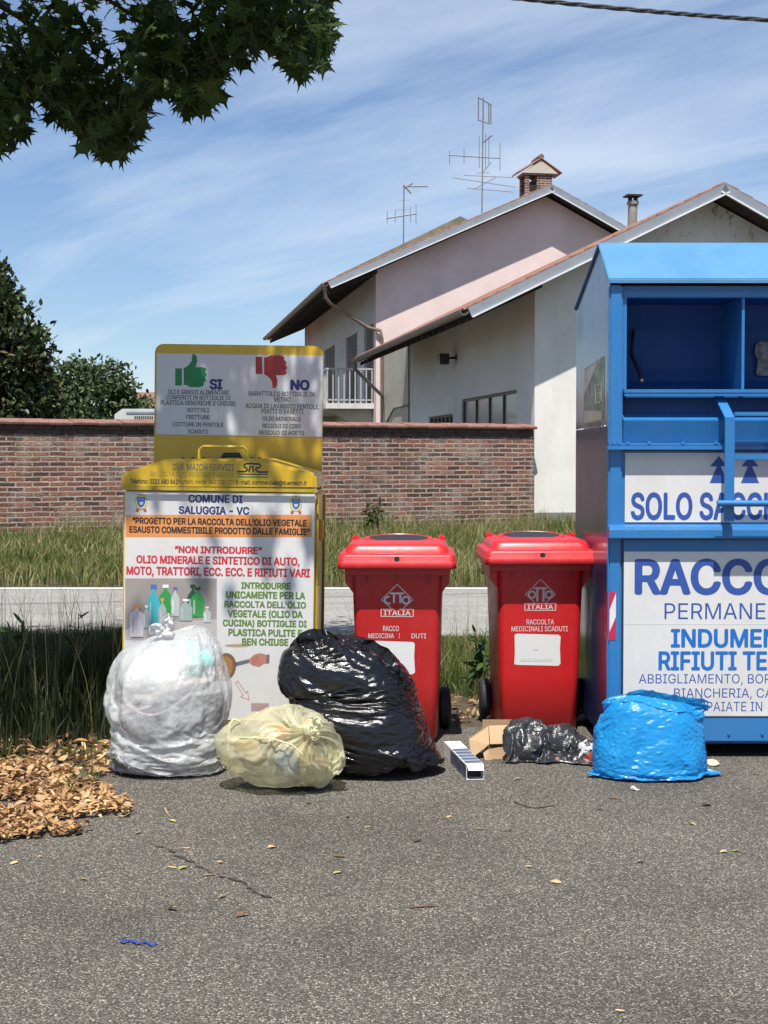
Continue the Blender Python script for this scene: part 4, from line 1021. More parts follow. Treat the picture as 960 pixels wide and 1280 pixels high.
# sign board at the back of the container
YS = DEP + .03
def ls(px, py, y=YS): return lf(px, py, y)
cor = [(193.5, 429.5), (404.5, 431.5), (405, 640), (193.5, 640)]
A = ls(*cor[0]); Bq = ls(*cor[1]); x0, x1, zt, zb_ = A[0], Bq[0], A[1], .35
def rpoly(x0, x1, z0, z1, r, n=6, low=True):
    P = [(x0, z0), (x1, z0)] 
    for cx, a0 in ((x1 - r, 0), (x0 + r, 90)):
        for k in range(n + 1): a = math.radians(a0 + 90 * k / n); P.append((cx + r * math.cos(a), z1 - r + r * math.sin(a)))
    return P
b = MB(); b.prism([(x, YS, z) for x, z in rpoly(x0, x1, zb_, zt, .045)], (0, .03, 0)); sg = b.build('sign_board', M_yel, oil, bevel=.004)
for x in (x0 + .1, x1 - .1): b = MB(); b.box(x - .02, x + .02, YS + .0301, YS + .06, .05, zt - .1); b.build('sign_strut', M_metal, sg)
YW = YS - .003; a_ = lf(196, 441.5, YW); c_ = lf(402.5, 546, YW)
b = MB(); b.box(a_[0], c_[0], YW, YS - .0005, c_[1], a_[1]); wp = b.build('sign_print', surf('sign_white', (.56, .575, .61), .03, 2, .45, .06, grime=(.5, .5, .5), gfac=.25), sg)
YT = YW - .0003
M_sign_ink = I('ink_sign', (.085, .085, .09))
puts = lambda s, x0, x1, y0, y1, m=M_sign_ink, bold=.03: put(s, x0, x1, y0, y1, m, wp, YT, bold=bold)
for a in (("OLI E GRASSI ALIMENTARI", 210, 286, 487.5, 493), ("CONFERITI IN BOTTIGLIE DI", 208, 288, 494.5, 499.5), ("PLASTICA GENERICHE E CHIUSE:", 201, 295, 501, 506.5), ("SOTT'OLI", 234, 261, 510, 515), ("FRITTURE", 233, 262, 519, 524), ("COTTURE IN PENTOLE", 216, 279, 528, 533), ("SCADUTI", 235, 260, 537, 542),
          ("BARATTOLI O BOTTIGLIE IN", 311, 393, 489.5, 495), ("VETRO", 342, 363, 496.5, 502), ("ACQUA DI LAVAGGIO PENTOLE,", 307, 399, 505, 510.5), ("PIATTI O VASETTI", 327, 379, 511.5, 517), ("OLIO MINERALE", 328, 376, 521, 526), ("RESIDUI DI CIBO", 328, 376, 530, 535), ("RESIDUO DI ACETO", 324, 380, 538.5, 543.5)): puts(*a)
puts('SI', 263, 277, 474.5, 486, M_navy, .08); puts('NO', 364, 386, 475.5, 487, M_navy, .08)
def thumb(name, m, cx, cy, sx, sy):   # hand outline in units of its own box; cuff and fist as one part
    b = MB()
    H = [(-.28, -.30), (-.16, -.36), (-.02, -.50), (.07, -.66), (.10, -.98), (.20, -1.0), (.31, -.86), (.32, -.62), (.25, -.34), (.62, -.34), (.72, -.28), (.73, -.18), (.67, -.10), (.74, -.02), (.74, .10), (.67, .16), (.71, .24), (.70, .36), (.62, .42), (.63, .52), (.56, .62), (.40, .66), (.02, .66), (-.16, .56), (-.28, .54)]
    for y, pts in ((YT, H), (YT, [(-.66, -.28), (-.36, -.28), (-.36, .58), (-.66, .58)])):
        b.poly([(lf(cx + u * sx, cy + w * sy, y)[0], y, lf(cx + u * sx, cy + w * sy, y)[1]) for u, w in pts])
    b.build(name, m, wp, fix=False)
thumb('thumbs_up', M_tgreen, 237.5, 467.5, 28, 25); thumb('thumbs_down', M_tred, 338, 460.5, 28, -25)

# ------------------------------------------------------------------ red wheelie bins
def red_mat(name, col, fade=(.5, .12, .10)):
    t = NT(name)
    a = t.noise(4, 5, .6); c = t.ramp(a, [(.3, tuple(x * .92 for x in col)), (.7, col)])
    c = t.mix(t.ramp(t.noise(9, 8, .7, (1, 1, .5)), [(.56, 0.), (.8, .35)]), c, fade)
    sc = t.noise(60, 3, .6, (1, 1, .15)); c = t.mix(t.ramp(sc, [(.68, 0.), (.76, .25)]), c, (.55, .22, .2))
    t.set(Base_Color=c, Roughness=t.ramp(t.noise(14, 5, .6), [(.3, .3), (.7, .46)]), Specular_IOR_Level=.5)
    t.bump(t.noise(5, 3), .08, .02); return t.m
M_rbody = red_mat('red_plastic', (.56, .016, .018)); M_rlid = red_mat('red_plastic_sunned', (.50, .020, .024), (.52, .10, .10))
M_rbody2 = red_mat('red_plastic_worn', (.47, .018, .018), (.42, .13, .11))
M_rub = flat('wheel_rubber', (.018, .018, .018), .75); M_bwhite = surf('bin_print', (.62, .58, .57), .1, 20, .6)
M_label = surf('paper_label', (.72, .71, .70), .06, 6, .7, grime=(.58, .56, .54), gscale=6, gfac=.5)
M_faded = I('faded_print', (.56, .555, .56))
def wheelie_bin(px, Y0, base_py, rot, label, M_rbody=M_rbody):
    p = gnd(px, base_py); p = Vector((at(px, base_py, Y0).x, Y0, 0))
    t = thing('wheelie_bin', label, 'bin', p, (0, 0, rot), 'red wheelie bins')
    rings = []
    for z, w, yf, d in ((.018, .345, .03, .36), (.03, .362, .02, .385), (.28, .376, .0, .42), (.62, .396, -.022, .465), (.70, .402, -.028, .475), (.805, .41, -.034, .48)):
        r = .035; wf = w / 2; wr = w / 2 + .012
        ring = []
        for (cx, cy, a0) in ((wr - r, yf + d - r, 0), (-wr + r, yf + d - r, 90), (-wf + r, yf + r, 180), (wf - r, yf + r, 270)):
            for k in range(5): a = math.radians(a0 + 90 * k / 4); ring.append((cx + r * math.cos(a), cy + r * math.sin(a), z))
        rings.append(ring)
    b = MB(); b.loft(rings); 
    rim = [rrect(-.215, .215, -.033, .452, .66, .03), rrect(-.232, .232, -.040, .462, .705, .03), rrect(-.236, .236, -.046, .466, .80, .03)]
    body = b.build('body', M_rbody, t, smooth=45)
    # collar flaring under the lid, with ribs
    b = MB()
    for s in (-1, 1): b.prism([(s * .2, .0, .69), (s * .237, .0, .74), (s * .237, .0, .81), (s * .19, .0, .81)], (0, .44, 0))
    b.box(-.236, .236, -.05, -.036, .775, .81); 
    b.box(-.236, .236, .44, .47, .72, .81)
    for x in (-.14, -.0, .14): b.box(x - .003, x + .003, -.044, -.03, .735, .775)
    b.build('collar', M_rbody, body, bevel=.004)
    # lid: flat brim, stepped rim, raised dome
    rg_ = [rrect(-.262, .262, -.105, .50, .806, .03), rrect(-.266, .266, -.11, .505, .812, .03), rrect(-.266, .266, -.11, .505, .836, .03), rrect(-.262, .262, -.105, .50, .841, .03), rrect(-.262, .262, -.105, .50, .864, .03), rrect(-.256, .256, -.098, .495, .872, .03),
           rrect(-.236, .236, -.05, .47, .876, .05), rrect(-.228, .228, -.042, .462, .898, .05), rrect(-.218, .218, -.03, .452, .912, .05), rrect(-.19, .19, .0, .43, .918, .05), rrect(-.165, .165, .03, .40, .913, .05)]
    b = MB(); b.loft(rg_); lid = b.build('lid', M_rlid, t, smooth=50)
    b = MB()                            # raised rear ridge with the dark drop slot
    ring = lambda z, g: [(x * (.155 - g), .36 + y * (.09 - g), z + .014 * y) for x, y in [(math.cos(a), math.sin(a)) for a in np.linspace(0, 2 * math.pi, 28)[:-1]]]
    b.loft([ring(.895, -.02), ring(.921, -.01), ring(.924, .01), ring(.910, .02)], cap0=False, cap1=False); b.build('slot_rim', M_rlid, lid, smooth=60)
    b = MB(); b.poly(ring(.9215, .014)); b.build('slot', M_black, lid, fix=False)
    b = MB()
    for s in (-1, 1): b.box(s * .205 - .017, s * .205 + .017, .36, .44, .905, .934)
    b.build('lid_lug', M_rlid, lid, bevel=.008)
    b = MB(); P = [(.0125 * math.cos(a), -.1055, .852 + .0125 * math.sin(a)) for a in np.linspace(0, 2 * math.pi, 16)[:-1]]; b.poly(P); b.build('rivet_hole', M_black, lid, fix=False)
    b = MB(); b.tube([(-.2, .53, .85), (.2, .53, .85)], .014, 8); b.box(-.21, -.18, .46, .54, .82, .86); b.box(.18, .21, .46, .54, .82, .86); b.build('grab_bar', M_rbody, t, smooth=50)
    # wheels on an axle behind
    b = MB(); b.tube([(-.232, .43, .1), (.232, .43, .1)], .011, 8); ax = b.build('axle', M_metal, t, smooth=50)
    for s in (-1, 1):
        prof = [(.03, -.026), (.088, -.026), (.1, -.016), (.1, .016), (.088, .026), (.03, .026)]
        b = MB(); b.loft([[(s * .222 + x, .43 + r * math.cos(a), .1 + r * math.sin(a)) for a in np.linspace(0, 2 * math.pi, 27)[:-1]] for r, x in prof])
        wh = b.build('wheel', M_rub, t, smooth=40)
        b = MB(); b.loft([[(s * .222 + x, .43 + r * math.cos(a), .1 + r * math.sin(a)) for a in np.linspace(0, 2 * math.pi, 17)[:-1]] for r, x in ((.062, -.0285), (.03, -.031), (.03, .031), (.062, .0285))]); b.build('hub', M_metal, wh, smooth=40)
    return t, body
def bin_face(z):                      # y of the bin's front face at a height
    return float(np.interp(z, [.03, .28, .62, .70, .805], [.02, .0, -.022, -.028, -.034]))
def bin_text(t, parent, px0, s, x0, x1, z0, z1, bold=0.0, m=None):
    o = lettering(s, x0, x1, z0, z1, 0, m or M_bwhite, parent, bold=bold)
    for v in o.data.vertices: v.co.y = bin_face(v.co.z) - .0006 + min(0, v.co.y)
    return o
def bin_print(t, body, worn):
    k = 1 / 276.0                      # metres per photo pixel at the bin's front
    def q(px, py): return (px - 670.0) * k, (573 + 357 - py) * k * 1.0
    b = MB()
    def seg(P, w=.0035):
        b2 = MB(); strip(b2, P, w, 0); b.add(b2.v, b2.f)
    D = [(-19.5, 0), (0, -19.5), (19.5, 0)]
    cz = (930 - 747) * k; S = lambda u, w: (u * k, cz - w * k)
    seg([S(-9, 9), S(-19.5, 0)]); seg([S(-19.5, 0), S(0, -19.5)]); seg([S(0, -19.5), S(19.5, 0)]); seg([S(19.5, 0), S(9, 9)])
    seg([S(-9, 9), S(-7, 12)]); seg([S(9, 9), S(7, 12)])
    if not worn: seg([S(-20, 12), S(20, 12)], .003)
    seg([S(20, 12), S(20, 21)], .003); seg([S(20, 21), S(-20, 21)], .003); seg([S(-20, 21), S(-20, 12)], .003)
    if worn: seg([S(-20, 12), S(-4, 12)], .003); seg([S(3, 12), S(20, 12)], .003)
    # the O T T O mark
    for cx in (-11, 11):
        ringp = [S(cx + 4.3 * math.cos(a), .5 + 4.3 * math.sin(a)) for a in np.linspace(0, 2 * math.pi, 21)]
        if worn and cx < 0: ringp = ringp[3:17]
        seg(ringp, .0085)
    seg([S(-9, -8), S(9, -8)], .008); 
    for x in (-4, 4): seg([S(x, -8), S(x, 9.5 if not worn else 4)], .0095)
    seg([S(-15, 3), S(-14.9, 3.1)], .001)
    for v in range(len(b.v)): x, _, z = b.v[v]; b.v[v] = (x, bin_face(z) - .0006 - .00004 * (v % 7), z)
    b.build('printed_mark', M_bwhite, body, fix=False)
    bin_text(t, body, 0, 'ITALIA', -16.5 * k, 16.5 * k, cz - 19.5 * k, cz - 13.6 * k, .02)
    txt1 = 'RACCOLTA' if not worn else 'RACCO'
    bin_text(t, body, 0, txt1, -17.5 * k, (18 if not worn else 2) * k, (930 - 786.5) * k, (930 - 780) * k, .015)
    if worn:
        bin_text(t, body, 0, 'MEDICINA', -36 * k, -4 * k, (930 - 795.5) * k, (930 - 789.5) * k, .012); bin_text(t, body, 0, 'I', 2 * k, 3.2 * k, (930 - 795.5) * k, (930 - 789.5) * k, .01); bin_text(t, body, 0, 'DUTI', 18 * k, 36 * k, (930 - 795.5) * k, (930 - 789.5) * k, .012)
    else: bin_text(t, body, 0, 'MEDICINALI SCADUTI', -37 * k, 36 * k, (930 - 795.5) * k, (930 - 789) * k, .015)
    # paper label, slightly crooked, faded print on it
    zt_, zb2 = ((930 - 799) * k, (930 - 840.5) * k); x0, x1 = (-33 * k, 27 * k) if not worn else (-38 * k, 22 * k)
    rim_ = [(x0, zt_ - .004), (x0 + .01, zt_ + .002), (x1 - .01, zt_ - .004), (x1, zt_ - .012), (x1 - .003, zt_ - .07), (x1 + .001, zb2 + .008), (x1 - .01, zb2 - .002), (x0 + .02, zb2 + .003), (x0, zb2 + .006), (x0 + .002, zb2 + .06)]
    b = MB(); b.poly([(x, bin_face(z) - .0008, z) for x, z in rim_]); lb = b.build('paper_label', M_label, body, fix=False)
    b = MB()
    for i in range(14): x = x0 + .03 + i * .011; b.poly([(x, bin_face(zb2 + .03) - .0014, zb2 + .022), (x + .007, bin_face(zb2 + .03) - .0014, zb2 + .022), (x + .007, bin_face(zb2 + .03) - .0016, zb2 + .036), (x, bin_face(zb2 + .03) - .0016, zb2 + .036)])
    b.poly([(x0 + .09, bin_face(zt_ - .075) - .0016, zt_ - .07), (x0 + .112, bin_face(zt_ - .075) - .0016, zt_ - .072), (x0 + .112, bin_face(zt_ - .075) - .0016, zt_ - .077), (x0 + .09, bin_face(zt_ - .075) - .0016, zt_ - .075)])
    b.build('faded_print', M_faded, lb, fix=False)
b1, by1 = wheelie_bin(496.5, 6.68, 930, math.radians(-1.5), 'red wheelie bin beside the black bag, its white print partly worn off', M_rbody2)
bin_print(b1, by1, True)
b2, by2 = wheelie_bin(674, 6.95, 930, math.radians(1.0), 'red wheelie bin next to the blue clothes container, white print and label complete')
bin_print(b2, by2, False)

# ------------------------------------------------------------------ blue clothes container
YB = 6.38; k = YB / F
bc = thing('clothes_container', 'large blue steel clothes collection container with white printed panels and a pull handle', 'recycling container', (at(760, 900, YB).x, YB, 0))
def bl(px, py, y=0.0): p = at(px, py, YB + y) - bc.location; return p.x, p.z
M_blue = paint('blue_paint', (.020, .16, .41), .38, (.06, .14, .27), .55, .1, coat=.2, bump=.08, wear=((.10, .23, .42), (.07, .06, .07)))
M_blued = paint('blue_inside_painted_shade', (.010, .08, .28), .6, (.004, .02, .07), .4, .1, coat=0)  # darker copy of the blue: shade of the recess put into the colour
M_blueroof = surf('blue_roof_painted_sun', (.06, .205, .39), .12, 2, .6, .1, grime=(.11, .25, .42), gscale=5, gfac=.5)  # paler than the front: sunlight on the top put into the colour
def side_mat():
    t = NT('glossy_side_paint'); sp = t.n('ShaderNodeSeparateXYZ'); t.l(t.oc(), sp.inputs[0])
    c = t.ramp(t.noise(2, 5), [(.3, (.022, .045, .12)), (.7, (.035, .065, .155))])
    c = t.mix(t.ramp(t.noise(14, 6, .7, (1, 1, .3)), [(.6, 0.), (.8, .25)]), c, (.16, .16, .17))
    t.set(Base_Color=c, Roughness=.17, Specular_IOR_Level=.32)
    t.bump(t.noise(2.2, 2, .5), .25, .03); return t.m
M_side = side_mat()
WB = 1.20; DB = 1.12
_, zb0 = bl(760, 930); _, ze = bl(760, 349); _, zr0 = bl(747, 303, .31); zback = bl(718, 385, DB)[1]
zm = bl(757, 532)[1]
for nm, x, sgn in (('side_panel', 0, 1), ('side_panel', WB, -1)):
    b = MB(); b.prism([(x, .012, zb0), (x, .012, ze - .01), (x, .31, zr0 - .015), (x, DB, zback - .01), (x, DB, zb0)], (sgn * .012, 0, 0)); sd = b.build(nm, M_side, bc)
    b = MB()
    for i in range(13): y = .05 + i * (DB - .1) / 12; b.tube([(x - sgn * .004, y, zm), (x + sgn * .001, y, zm)], .006, 6)
    b.build('side_rivets', M_zinc, sd)
    if sgn > 0:
        b = MB(); za = bl(740, 455, .4)[1]; zbb = za - .27
        b.prism([(-.0035, .17, za + .02), (-.0035, .80, za - .0), (-.0035, .80, zbb), (-.0035, .17, zbb - .0)], (.003, 0, 0)); po = b.build('side_poster', surf('poster_green', (.15, .19, .12), .5, 7, .35), sd)
        b = MB(); b.poly([(-.0045, .79, za - .01), (-.0045, .79, za - .13), (-.0045, .30, za + .01)]); b.poly([(-.0047, .2, zbb + .01), (-.0047, .78, zbb + .01), (-.0047, .78, zbb + .07), (-.0047, .2, zbb + .05)]); b.build('poster_sheet', surf('poster_pale', (.46, .45, .36), .2, 6, .4), po, fix=False)
        b = MB()
        for (y0, y1, z0, z1) in ((.22, .4, za - .10, za - .095), (.22, .4, za - .18, za - .175), (.22, .225, za - .18, za - .1), (.4, .405, za - .18, za - .1), (.24, .38, za - .14, za - .135)): b.box(-.0056, -.0046, y0, y1, z0, z1)
        b.build('poster_plan', M_bwhite, po)
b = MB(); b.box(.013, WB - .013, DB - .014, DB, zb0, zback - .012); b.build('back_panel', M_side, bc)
b = MB()
P = [(-.02, ze - .022), (-.02, ze), (.31, zr0), (DB + .02, zback + .005), (DB + .02, zback - .012), (.31, zr0 - .016)]
b.prism([(-.01, y, z) for y, z in P], (WB + .02, 0, 0)); b.build('roof', M_blueroof, bc, bevel=.004)
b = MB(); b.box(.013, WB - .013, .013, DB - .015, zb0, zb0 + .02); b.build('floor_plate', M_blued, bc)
for x in (.04, WB - .16):
    b = MB(); b.box(x, x + .12, .06, DB - .06, .0, zb0 - .001); b.build('skid', M_metal, bc)
# corner posts
xp0 = bl(762, 500)[0]; xp1 = bl(778.5, 500)[0]
b = MB(); b.box(-.004, xp1, 0, .05, zb0, ze - .024); b.build('corner_post', M_blue, bc, bevel=.008)
b = MB(); b.box(WB - xp1, WB + .004, 0, .05, zb0, ze - .024); b.build('corner_post', M_blue, bc, bevel=.008)
X0, X1 = xp1 + .001, WB - xp1 - .001
Z = lambda py, y=0.0: bl(800, py, y)[1]
# recessed hopper: surround, back, sides, divider
zo1, zo0 = Z(366), Z(487)
b = MB(); b.box(X0, X1, .03, .06, Z(366), ze - .024)                       # top strip, deep under the eave
b.box(X0, X0 + .018, .02, .06, zo0, zo1); b.box(X1 - .018, X1, .02, .06, zo0, zo1); b.box(X0, X1, .018, .06, zo1 - .018, zo1 + .01); b.build('opening_frame', M_blue, bc, bevel=.003)
b = MB(); n = 12
prof = [(.07, zo1 + .0)] + [(.07 + .40 * math.sin(a) ** .8, zo1 - .02 - (zo1 - zo0 - .0) * (1 - math.cos(a)) * .5 - .05 * a / math.pi) for a in np.linspace(.55, math.pi * .84, n)] + [(.06, zo0 - .03)]
prof = [(.062, zo1), (.40, zo1 - .01), (.44, zo1 - .12), (.44, zo1 - .30), (.42, zo0 + .06), (.36, zo0 - .0), (.062, zo0 - .03)]
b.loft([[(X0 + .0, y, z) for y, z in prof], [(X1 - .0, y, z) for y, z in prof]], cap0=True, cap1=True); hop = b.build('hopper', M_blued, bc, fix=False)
# the ring of the loft is an open trough: drop the face that would close the mouth
bm = bmesh.new(); bm.from_mesh(hop.data); bm.faces.ensure_lookup_table()
for f in [f for f in bm.faces if all(abs(v.co.y - .062) < 1e-4 for v in f.verts)]: bm.faces.remove(f)
bm.to_mesh(hop.data); bm.free()
xd = bl(931, 430)[0]
b = MB(); b.box(xd - .006, xd + .006, .03, .435, zo0 - .02, zo1 - .012); b.build('divider', M_blue, bc)
b = MB(); P = [(bl(u, w, .43)) for u, w in ((803, 415), (806, 440), (811, 478))]
b.tube([(bl(803, 414, .2)[0], .43, Z(412, .4)), (bl(806, 440)[0], .36, Z(440, .3)), (bl(809, 462)[0], .2, Z(464, .2)), (bl(811, 478)[0], .16, Z(478, .16))], [.006, .009, .011, .009], 8); b.build('pull_strap', surf('strap_dark', (.03, .03, .035), .3, 8, .6), bc, smooth=50)
b = MB(); ya = .40; P = [(.99, 1.58), (1.05, 1.60), (1.09, 1.59), (1.08, 1.45), (1.00, 1.44), (1.01, 1.50)]
p1 = [bl(u, w, ya) for u, w in ((946, 430), (951, 427), (957, 426), (963, 428), (963, 470), (946, 469), (948, 450), (944, 440))]
b.poly([(x, ya + .012, z) for x, z in p1]); b.build('torn_poster', surf('torn_paper', (.36, .32, .28), .6, 40, .6, grime=(.05, .04, .04), gscale=30, gfac=.95), bc, fix=False)
# shelf lip below the hopper, dark slot, flap, rivet strip
b = MB(); b.box(X0, X1, -.035, .03, Z(492), Z(487)); b.box(X0, X1, -.035, -.028, Z(496), Z(492) - .0005); b.build('hopper_lip', M_blue, bc, bevel=.003)
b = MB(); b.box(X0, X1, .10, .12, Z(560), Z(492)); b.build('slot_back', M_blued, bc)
xf = bl(905, 530)[0]
b = MB(); P = [(.012, Z(553)), (-.012, Z(525)), (.03, Z(518)), (.04, Z(518)), (.04, Z(553))]
b.prism([(X0 + .002, y, z) for y, z in P], (xf - X0, 0, 0)); b.build('flap', M_blue, bc, bevel=.003)
b = MB(); P = [(.012, Z(553)), (-.012, Z(525)), (.03, Z(518)), (.04, Z(518)), (.04, Z(553))]
b.prism([(xf + .03, y, z) for y, z in P], (X1 - xf - .032, 0, 0)); b.build('flap', M_blue, bc, bevel=.003)
b = MB(); b.box(-.004, WB + .004, -.010, .03, Z(557), Z(553) - .0005); b.box(-.012, WB + .012, -.035, .02, Z(562.5), Z(557) - .0005); led = b.build('rivet_ledge', M_blue, bc, bevel=.002)
b = MB()
for px in (766, 773, 784, 811, 853, 894): x = bl(px, 553)[0]; zz = Z(553.5); b.tube([(x, -.017, zz), (x, -.009, zz)], .0075, 8)
b.build('rivets', M_blue, led, smooth=40)
# upper printed panel
def bpanel(y0, y1, x0, yoff):
    b = MB(); xa = bl(x0, 600)[0]; b.box(xa, WB - xa, yoff, yoff + .004, Z(y1), Z(y0)); return b.build('printed_panel', M_pw, bc)
b = MB(); b.box(X0, X1, .0205, .05, zb0 + .09, Z(563) - .001); b.build('front_sheet', M_blue, bc)
pu = bpanel(566, 653, 782, .0155)
M_nb = I('ink_blue_navy', (.028, .075, .30), .45); M_bb = I('ink_blue', (.008, .13, .45), .45)
YPU = .0152
def putb(s, x0, x1, y0, y1, m, parent, y, prefix=None, bold=.0, cx=None):
    A = bl(x0, y1, y); Bq = bl(x1, y0, y); return lettering(s, A[0], Bq[0], A[1], Bq[1], y, m, parent, prefix, bold)
putb('SOLO SACCHI', 789.5, 864.6, 617, 648.5, M_nb, pu, YPU, 'SOLO', .045)
for cx in (898.5, 937.5, 976.5):
    b = MB()
    for pts in (((cx - 11, 583), (cx, 570), (cx + 11, 583)), ((cx - 11.5, 604), (cx, 577), (cx + 11.5, 604))):
        b.poly([(bl(u, w, YPU)[0], YPU if w > 590 else YPU - .0004, bl(u, w, YPU)[1]) for u, w in pts])
    b.build('printed_arrow', M_nb, pu, fix=False)
# middle ledge and lower door
b = MB(); P = [(.02, Z(655)), (-.045, Z(658)), (-.05, Z(662)), (-.05, Z(672.5)), (.02, Z(672.5))]
b.prism([(-.006, y, z) for y, z in P], (WB + .012, 0, 0)); b.build('door_ledge', M_blue, bc, bevel=.003)
b = MB(); b.box(X0 + .002, X1 - .002, .003, .02, zb0 + .01, Z(674.5)); dr = b.build('door', M_blue, bc, bevel=.004)
b = MB(); b.box(X0, X0 + .006, -.0, .0029, zb0 + .05, Z(676)); b.build('door_seam', M_black, dr)
b = MB()
for px in (783, 847, 911, 953): x = bl(px, 917)[0]; b.tube([(x, -.004, Z(917)), (x, .0035, Z(917))], .006, 8)
b.build('door_rivets', M_blue, dr, smooth=40)
b = MB(); xa = bl(780, 700)[0]; b.box(xa, WB - xa, -.0015, .0025, Z(895), Z(689.5)); pd = b.build('printed_panel', M_pw, bc)
YD = -.0018
putb('RACCOLTA', 795.5, 938.5, 700.5, 741.5, M_nb, pd, YD, 'RACC', .05)
putb('PERMANENTE', 830.6, 957, 754, 774, M_nb, pd, YD, 'PERMANE', -.004)
putb('INDUMENTI', 839.5, 951.5, 787, 808.5, M_bb, pd, YD, 'INDUME', .045)
putb('RIFIUTI TESSILI', 824, 958, 815, 837, M_bb, pd, YD, 'RIFIUTI TE', .045)
putb('ABBIGLIAMENTO, BORSE', 798.5, 928.5, 842.7, 854.2, M_nb, pd, YD, 'ABBIGLIAMENTO,', -.004)
putb('BIANCHERIA, CALZATURE', 842.5, 939.8, 860.5, 872, M_nb, pd, YD, 'BIANCHERIA,', -.004)
putb('SCARPE APPAIATE IN', 806, 952.8, 877.3, 889, M_nb, pd, YD, None, -.004)
b = MB(); b.box(xa + .005, WB - xa - .005, YD - .0003, YD + .0005, Z(780.6), Z(780.1)); b.build('panel_joint', M_faded, pd)
# red and white reflector wrapped round the corner
b = MB(); xs = bl(770, 770)[0]; za, zc2 = Z(740), Z(800)
zmid0, zmid1 = Z(742), Z(766)
b.poly([(.0, -.002, za), (xs, -.002, za), (xs, -.002, zc2), (.0, -.002, zc2)], 0)
b.poly([(.004, -.0026, Z(762)), (xs - .001, -.0026, Z(741)), (xs - .001, -.0026, Z(771)), (.004, -.0026, Z(790))], 1)
b.poly([(-.0065, .004, za), (-.0065, .06, za), (-.0065, .06, zc2), (-.0065, .004, zc2)], 0)
b.build('reflector', [I('reflect_red', (.48, .02, .06), .3), I('reflect_white', (.62, .62, .60), .3)], bc, fix=False)
# pull handle: two flat bars with cross bars in front of the upper panel (only the left half is in the picture)
yh = -.10; M_hand = M_blue
h = MB()
hx = lambda px, y=yh: bl(px, 560, y)[0]; hz = lambda py, y=yh: bl(900, py, y)[1]
w = .042
for x in (hx(911.5), WB - hx(911.5)):
    h.box(x - w / 2, x + w / 2, yh - .012, yh, hz(652), hz(522))
    s = -.02 if x < WB / 2 else .02
    h.loft([[(x - w / 2, yh - .012, hz(522)), (x + w / 2, yh - .012, hz(522)), (x + w / 2, yh, hz(522)), (x - w / 2, yh, hz(522))], [(x - w / 2 + s, .05, hz(487)), (x + w / 2 + s, .05, hz(487)), (x + w / 2 + s, .062, hz(487) - .004), (x - w / 2 + s, .062, hz(487) - .004)]])
xa_, xb_ = hx(911.5) + w / 2 + .0005, WB - hx(911.5) - w / 2 - .0005
h.box(xa_, xb_, yh - .008, yh - .002, hz(575), hz(567.5)); h.box(xa_, xb_, yh - .004, yh + .035, hz(520), hz(515))
h.build('pull_handle', M_hand, bc, bevel=.002)
b = MB(); b.tube([(hx(897, yh - .03), yh - .03, hz(629)), (WB - hx(897), yh - .03, hz(629))], .0145, 10); b.build('grip_bar', M_blue, bc, smooth=50)
# ------------------------------------------------------------------ bags: film draped and slumped over its contents
def superring(cx, cy, z, rx, ry, n, e=2.4, twist=0.0):
    a = np.linspace(0, 2 * np.pi, n, endpoint=False) + twist
    c, s = np.cos(a), np.sin(a)
    return np.stack([cx + rx * np.sign(c) * np.abs(c) ** (2 / e), cy + ry * np.sign(s) * np.abs(s) ** (2 / e), np.full(n, z)], 1)
def interp_rings(rows, nz, n, e=2.4):
    """rows of (z, cx, cy, rx, ry) -> dense rings, smooth in between"""
    R = np.array(rows, float); t = np.linspace(0, 1, len(R)); 
    d = np.r_[0, np.cumsum(np.linalg.norm(np.diff(np.c_[R[:, 0], R[:, 3]], axis=0), axis=1))]; d /= d[-1]
    tt = np.linspace(0, 1, nz); out = []
    for t_ in tt:
        v = [np.interp(t_, d, R[:, k]) for k in range(5)]; out.append(v)
    O = np.array(out)
    for _ in range(3): O[1:-1] = (O[:-2] + 2 * O[1:-1] + O[2:]) / 4
    return [superring(o[1], o[2], o[0], max(o[3], .002), max(o[4], .002), n, e) for o in O]
def tube_mesh(rings, bottom=True, top=True):
    n = len(rings[0]); V = np.concatenate(rings); Fc = []
    for i in range(len(rings) - 1):
        for k in range(n): Fc.append((i * n + k, i * n + (k + 1) % n, (i + 1) * n + (k + 1) % n, (i + 1) * n + k))
    V = list(map(tuple, V))
    if bottom: V.append(tuple(np.mean(rings[0], axis=0))); c = len(V) - 1; Fc += [(c, (k + 1) % n, k) for k in range(n)]
    if top: V.append(tuple(np.mean(rings[-1], axis=0))); c = len(V) - 1; b_ = (len(rings) - 1) * n; Fc += [(c, b_ + k, b_ + (k + 1) % n) for k in range(n)]
    return V, Fc
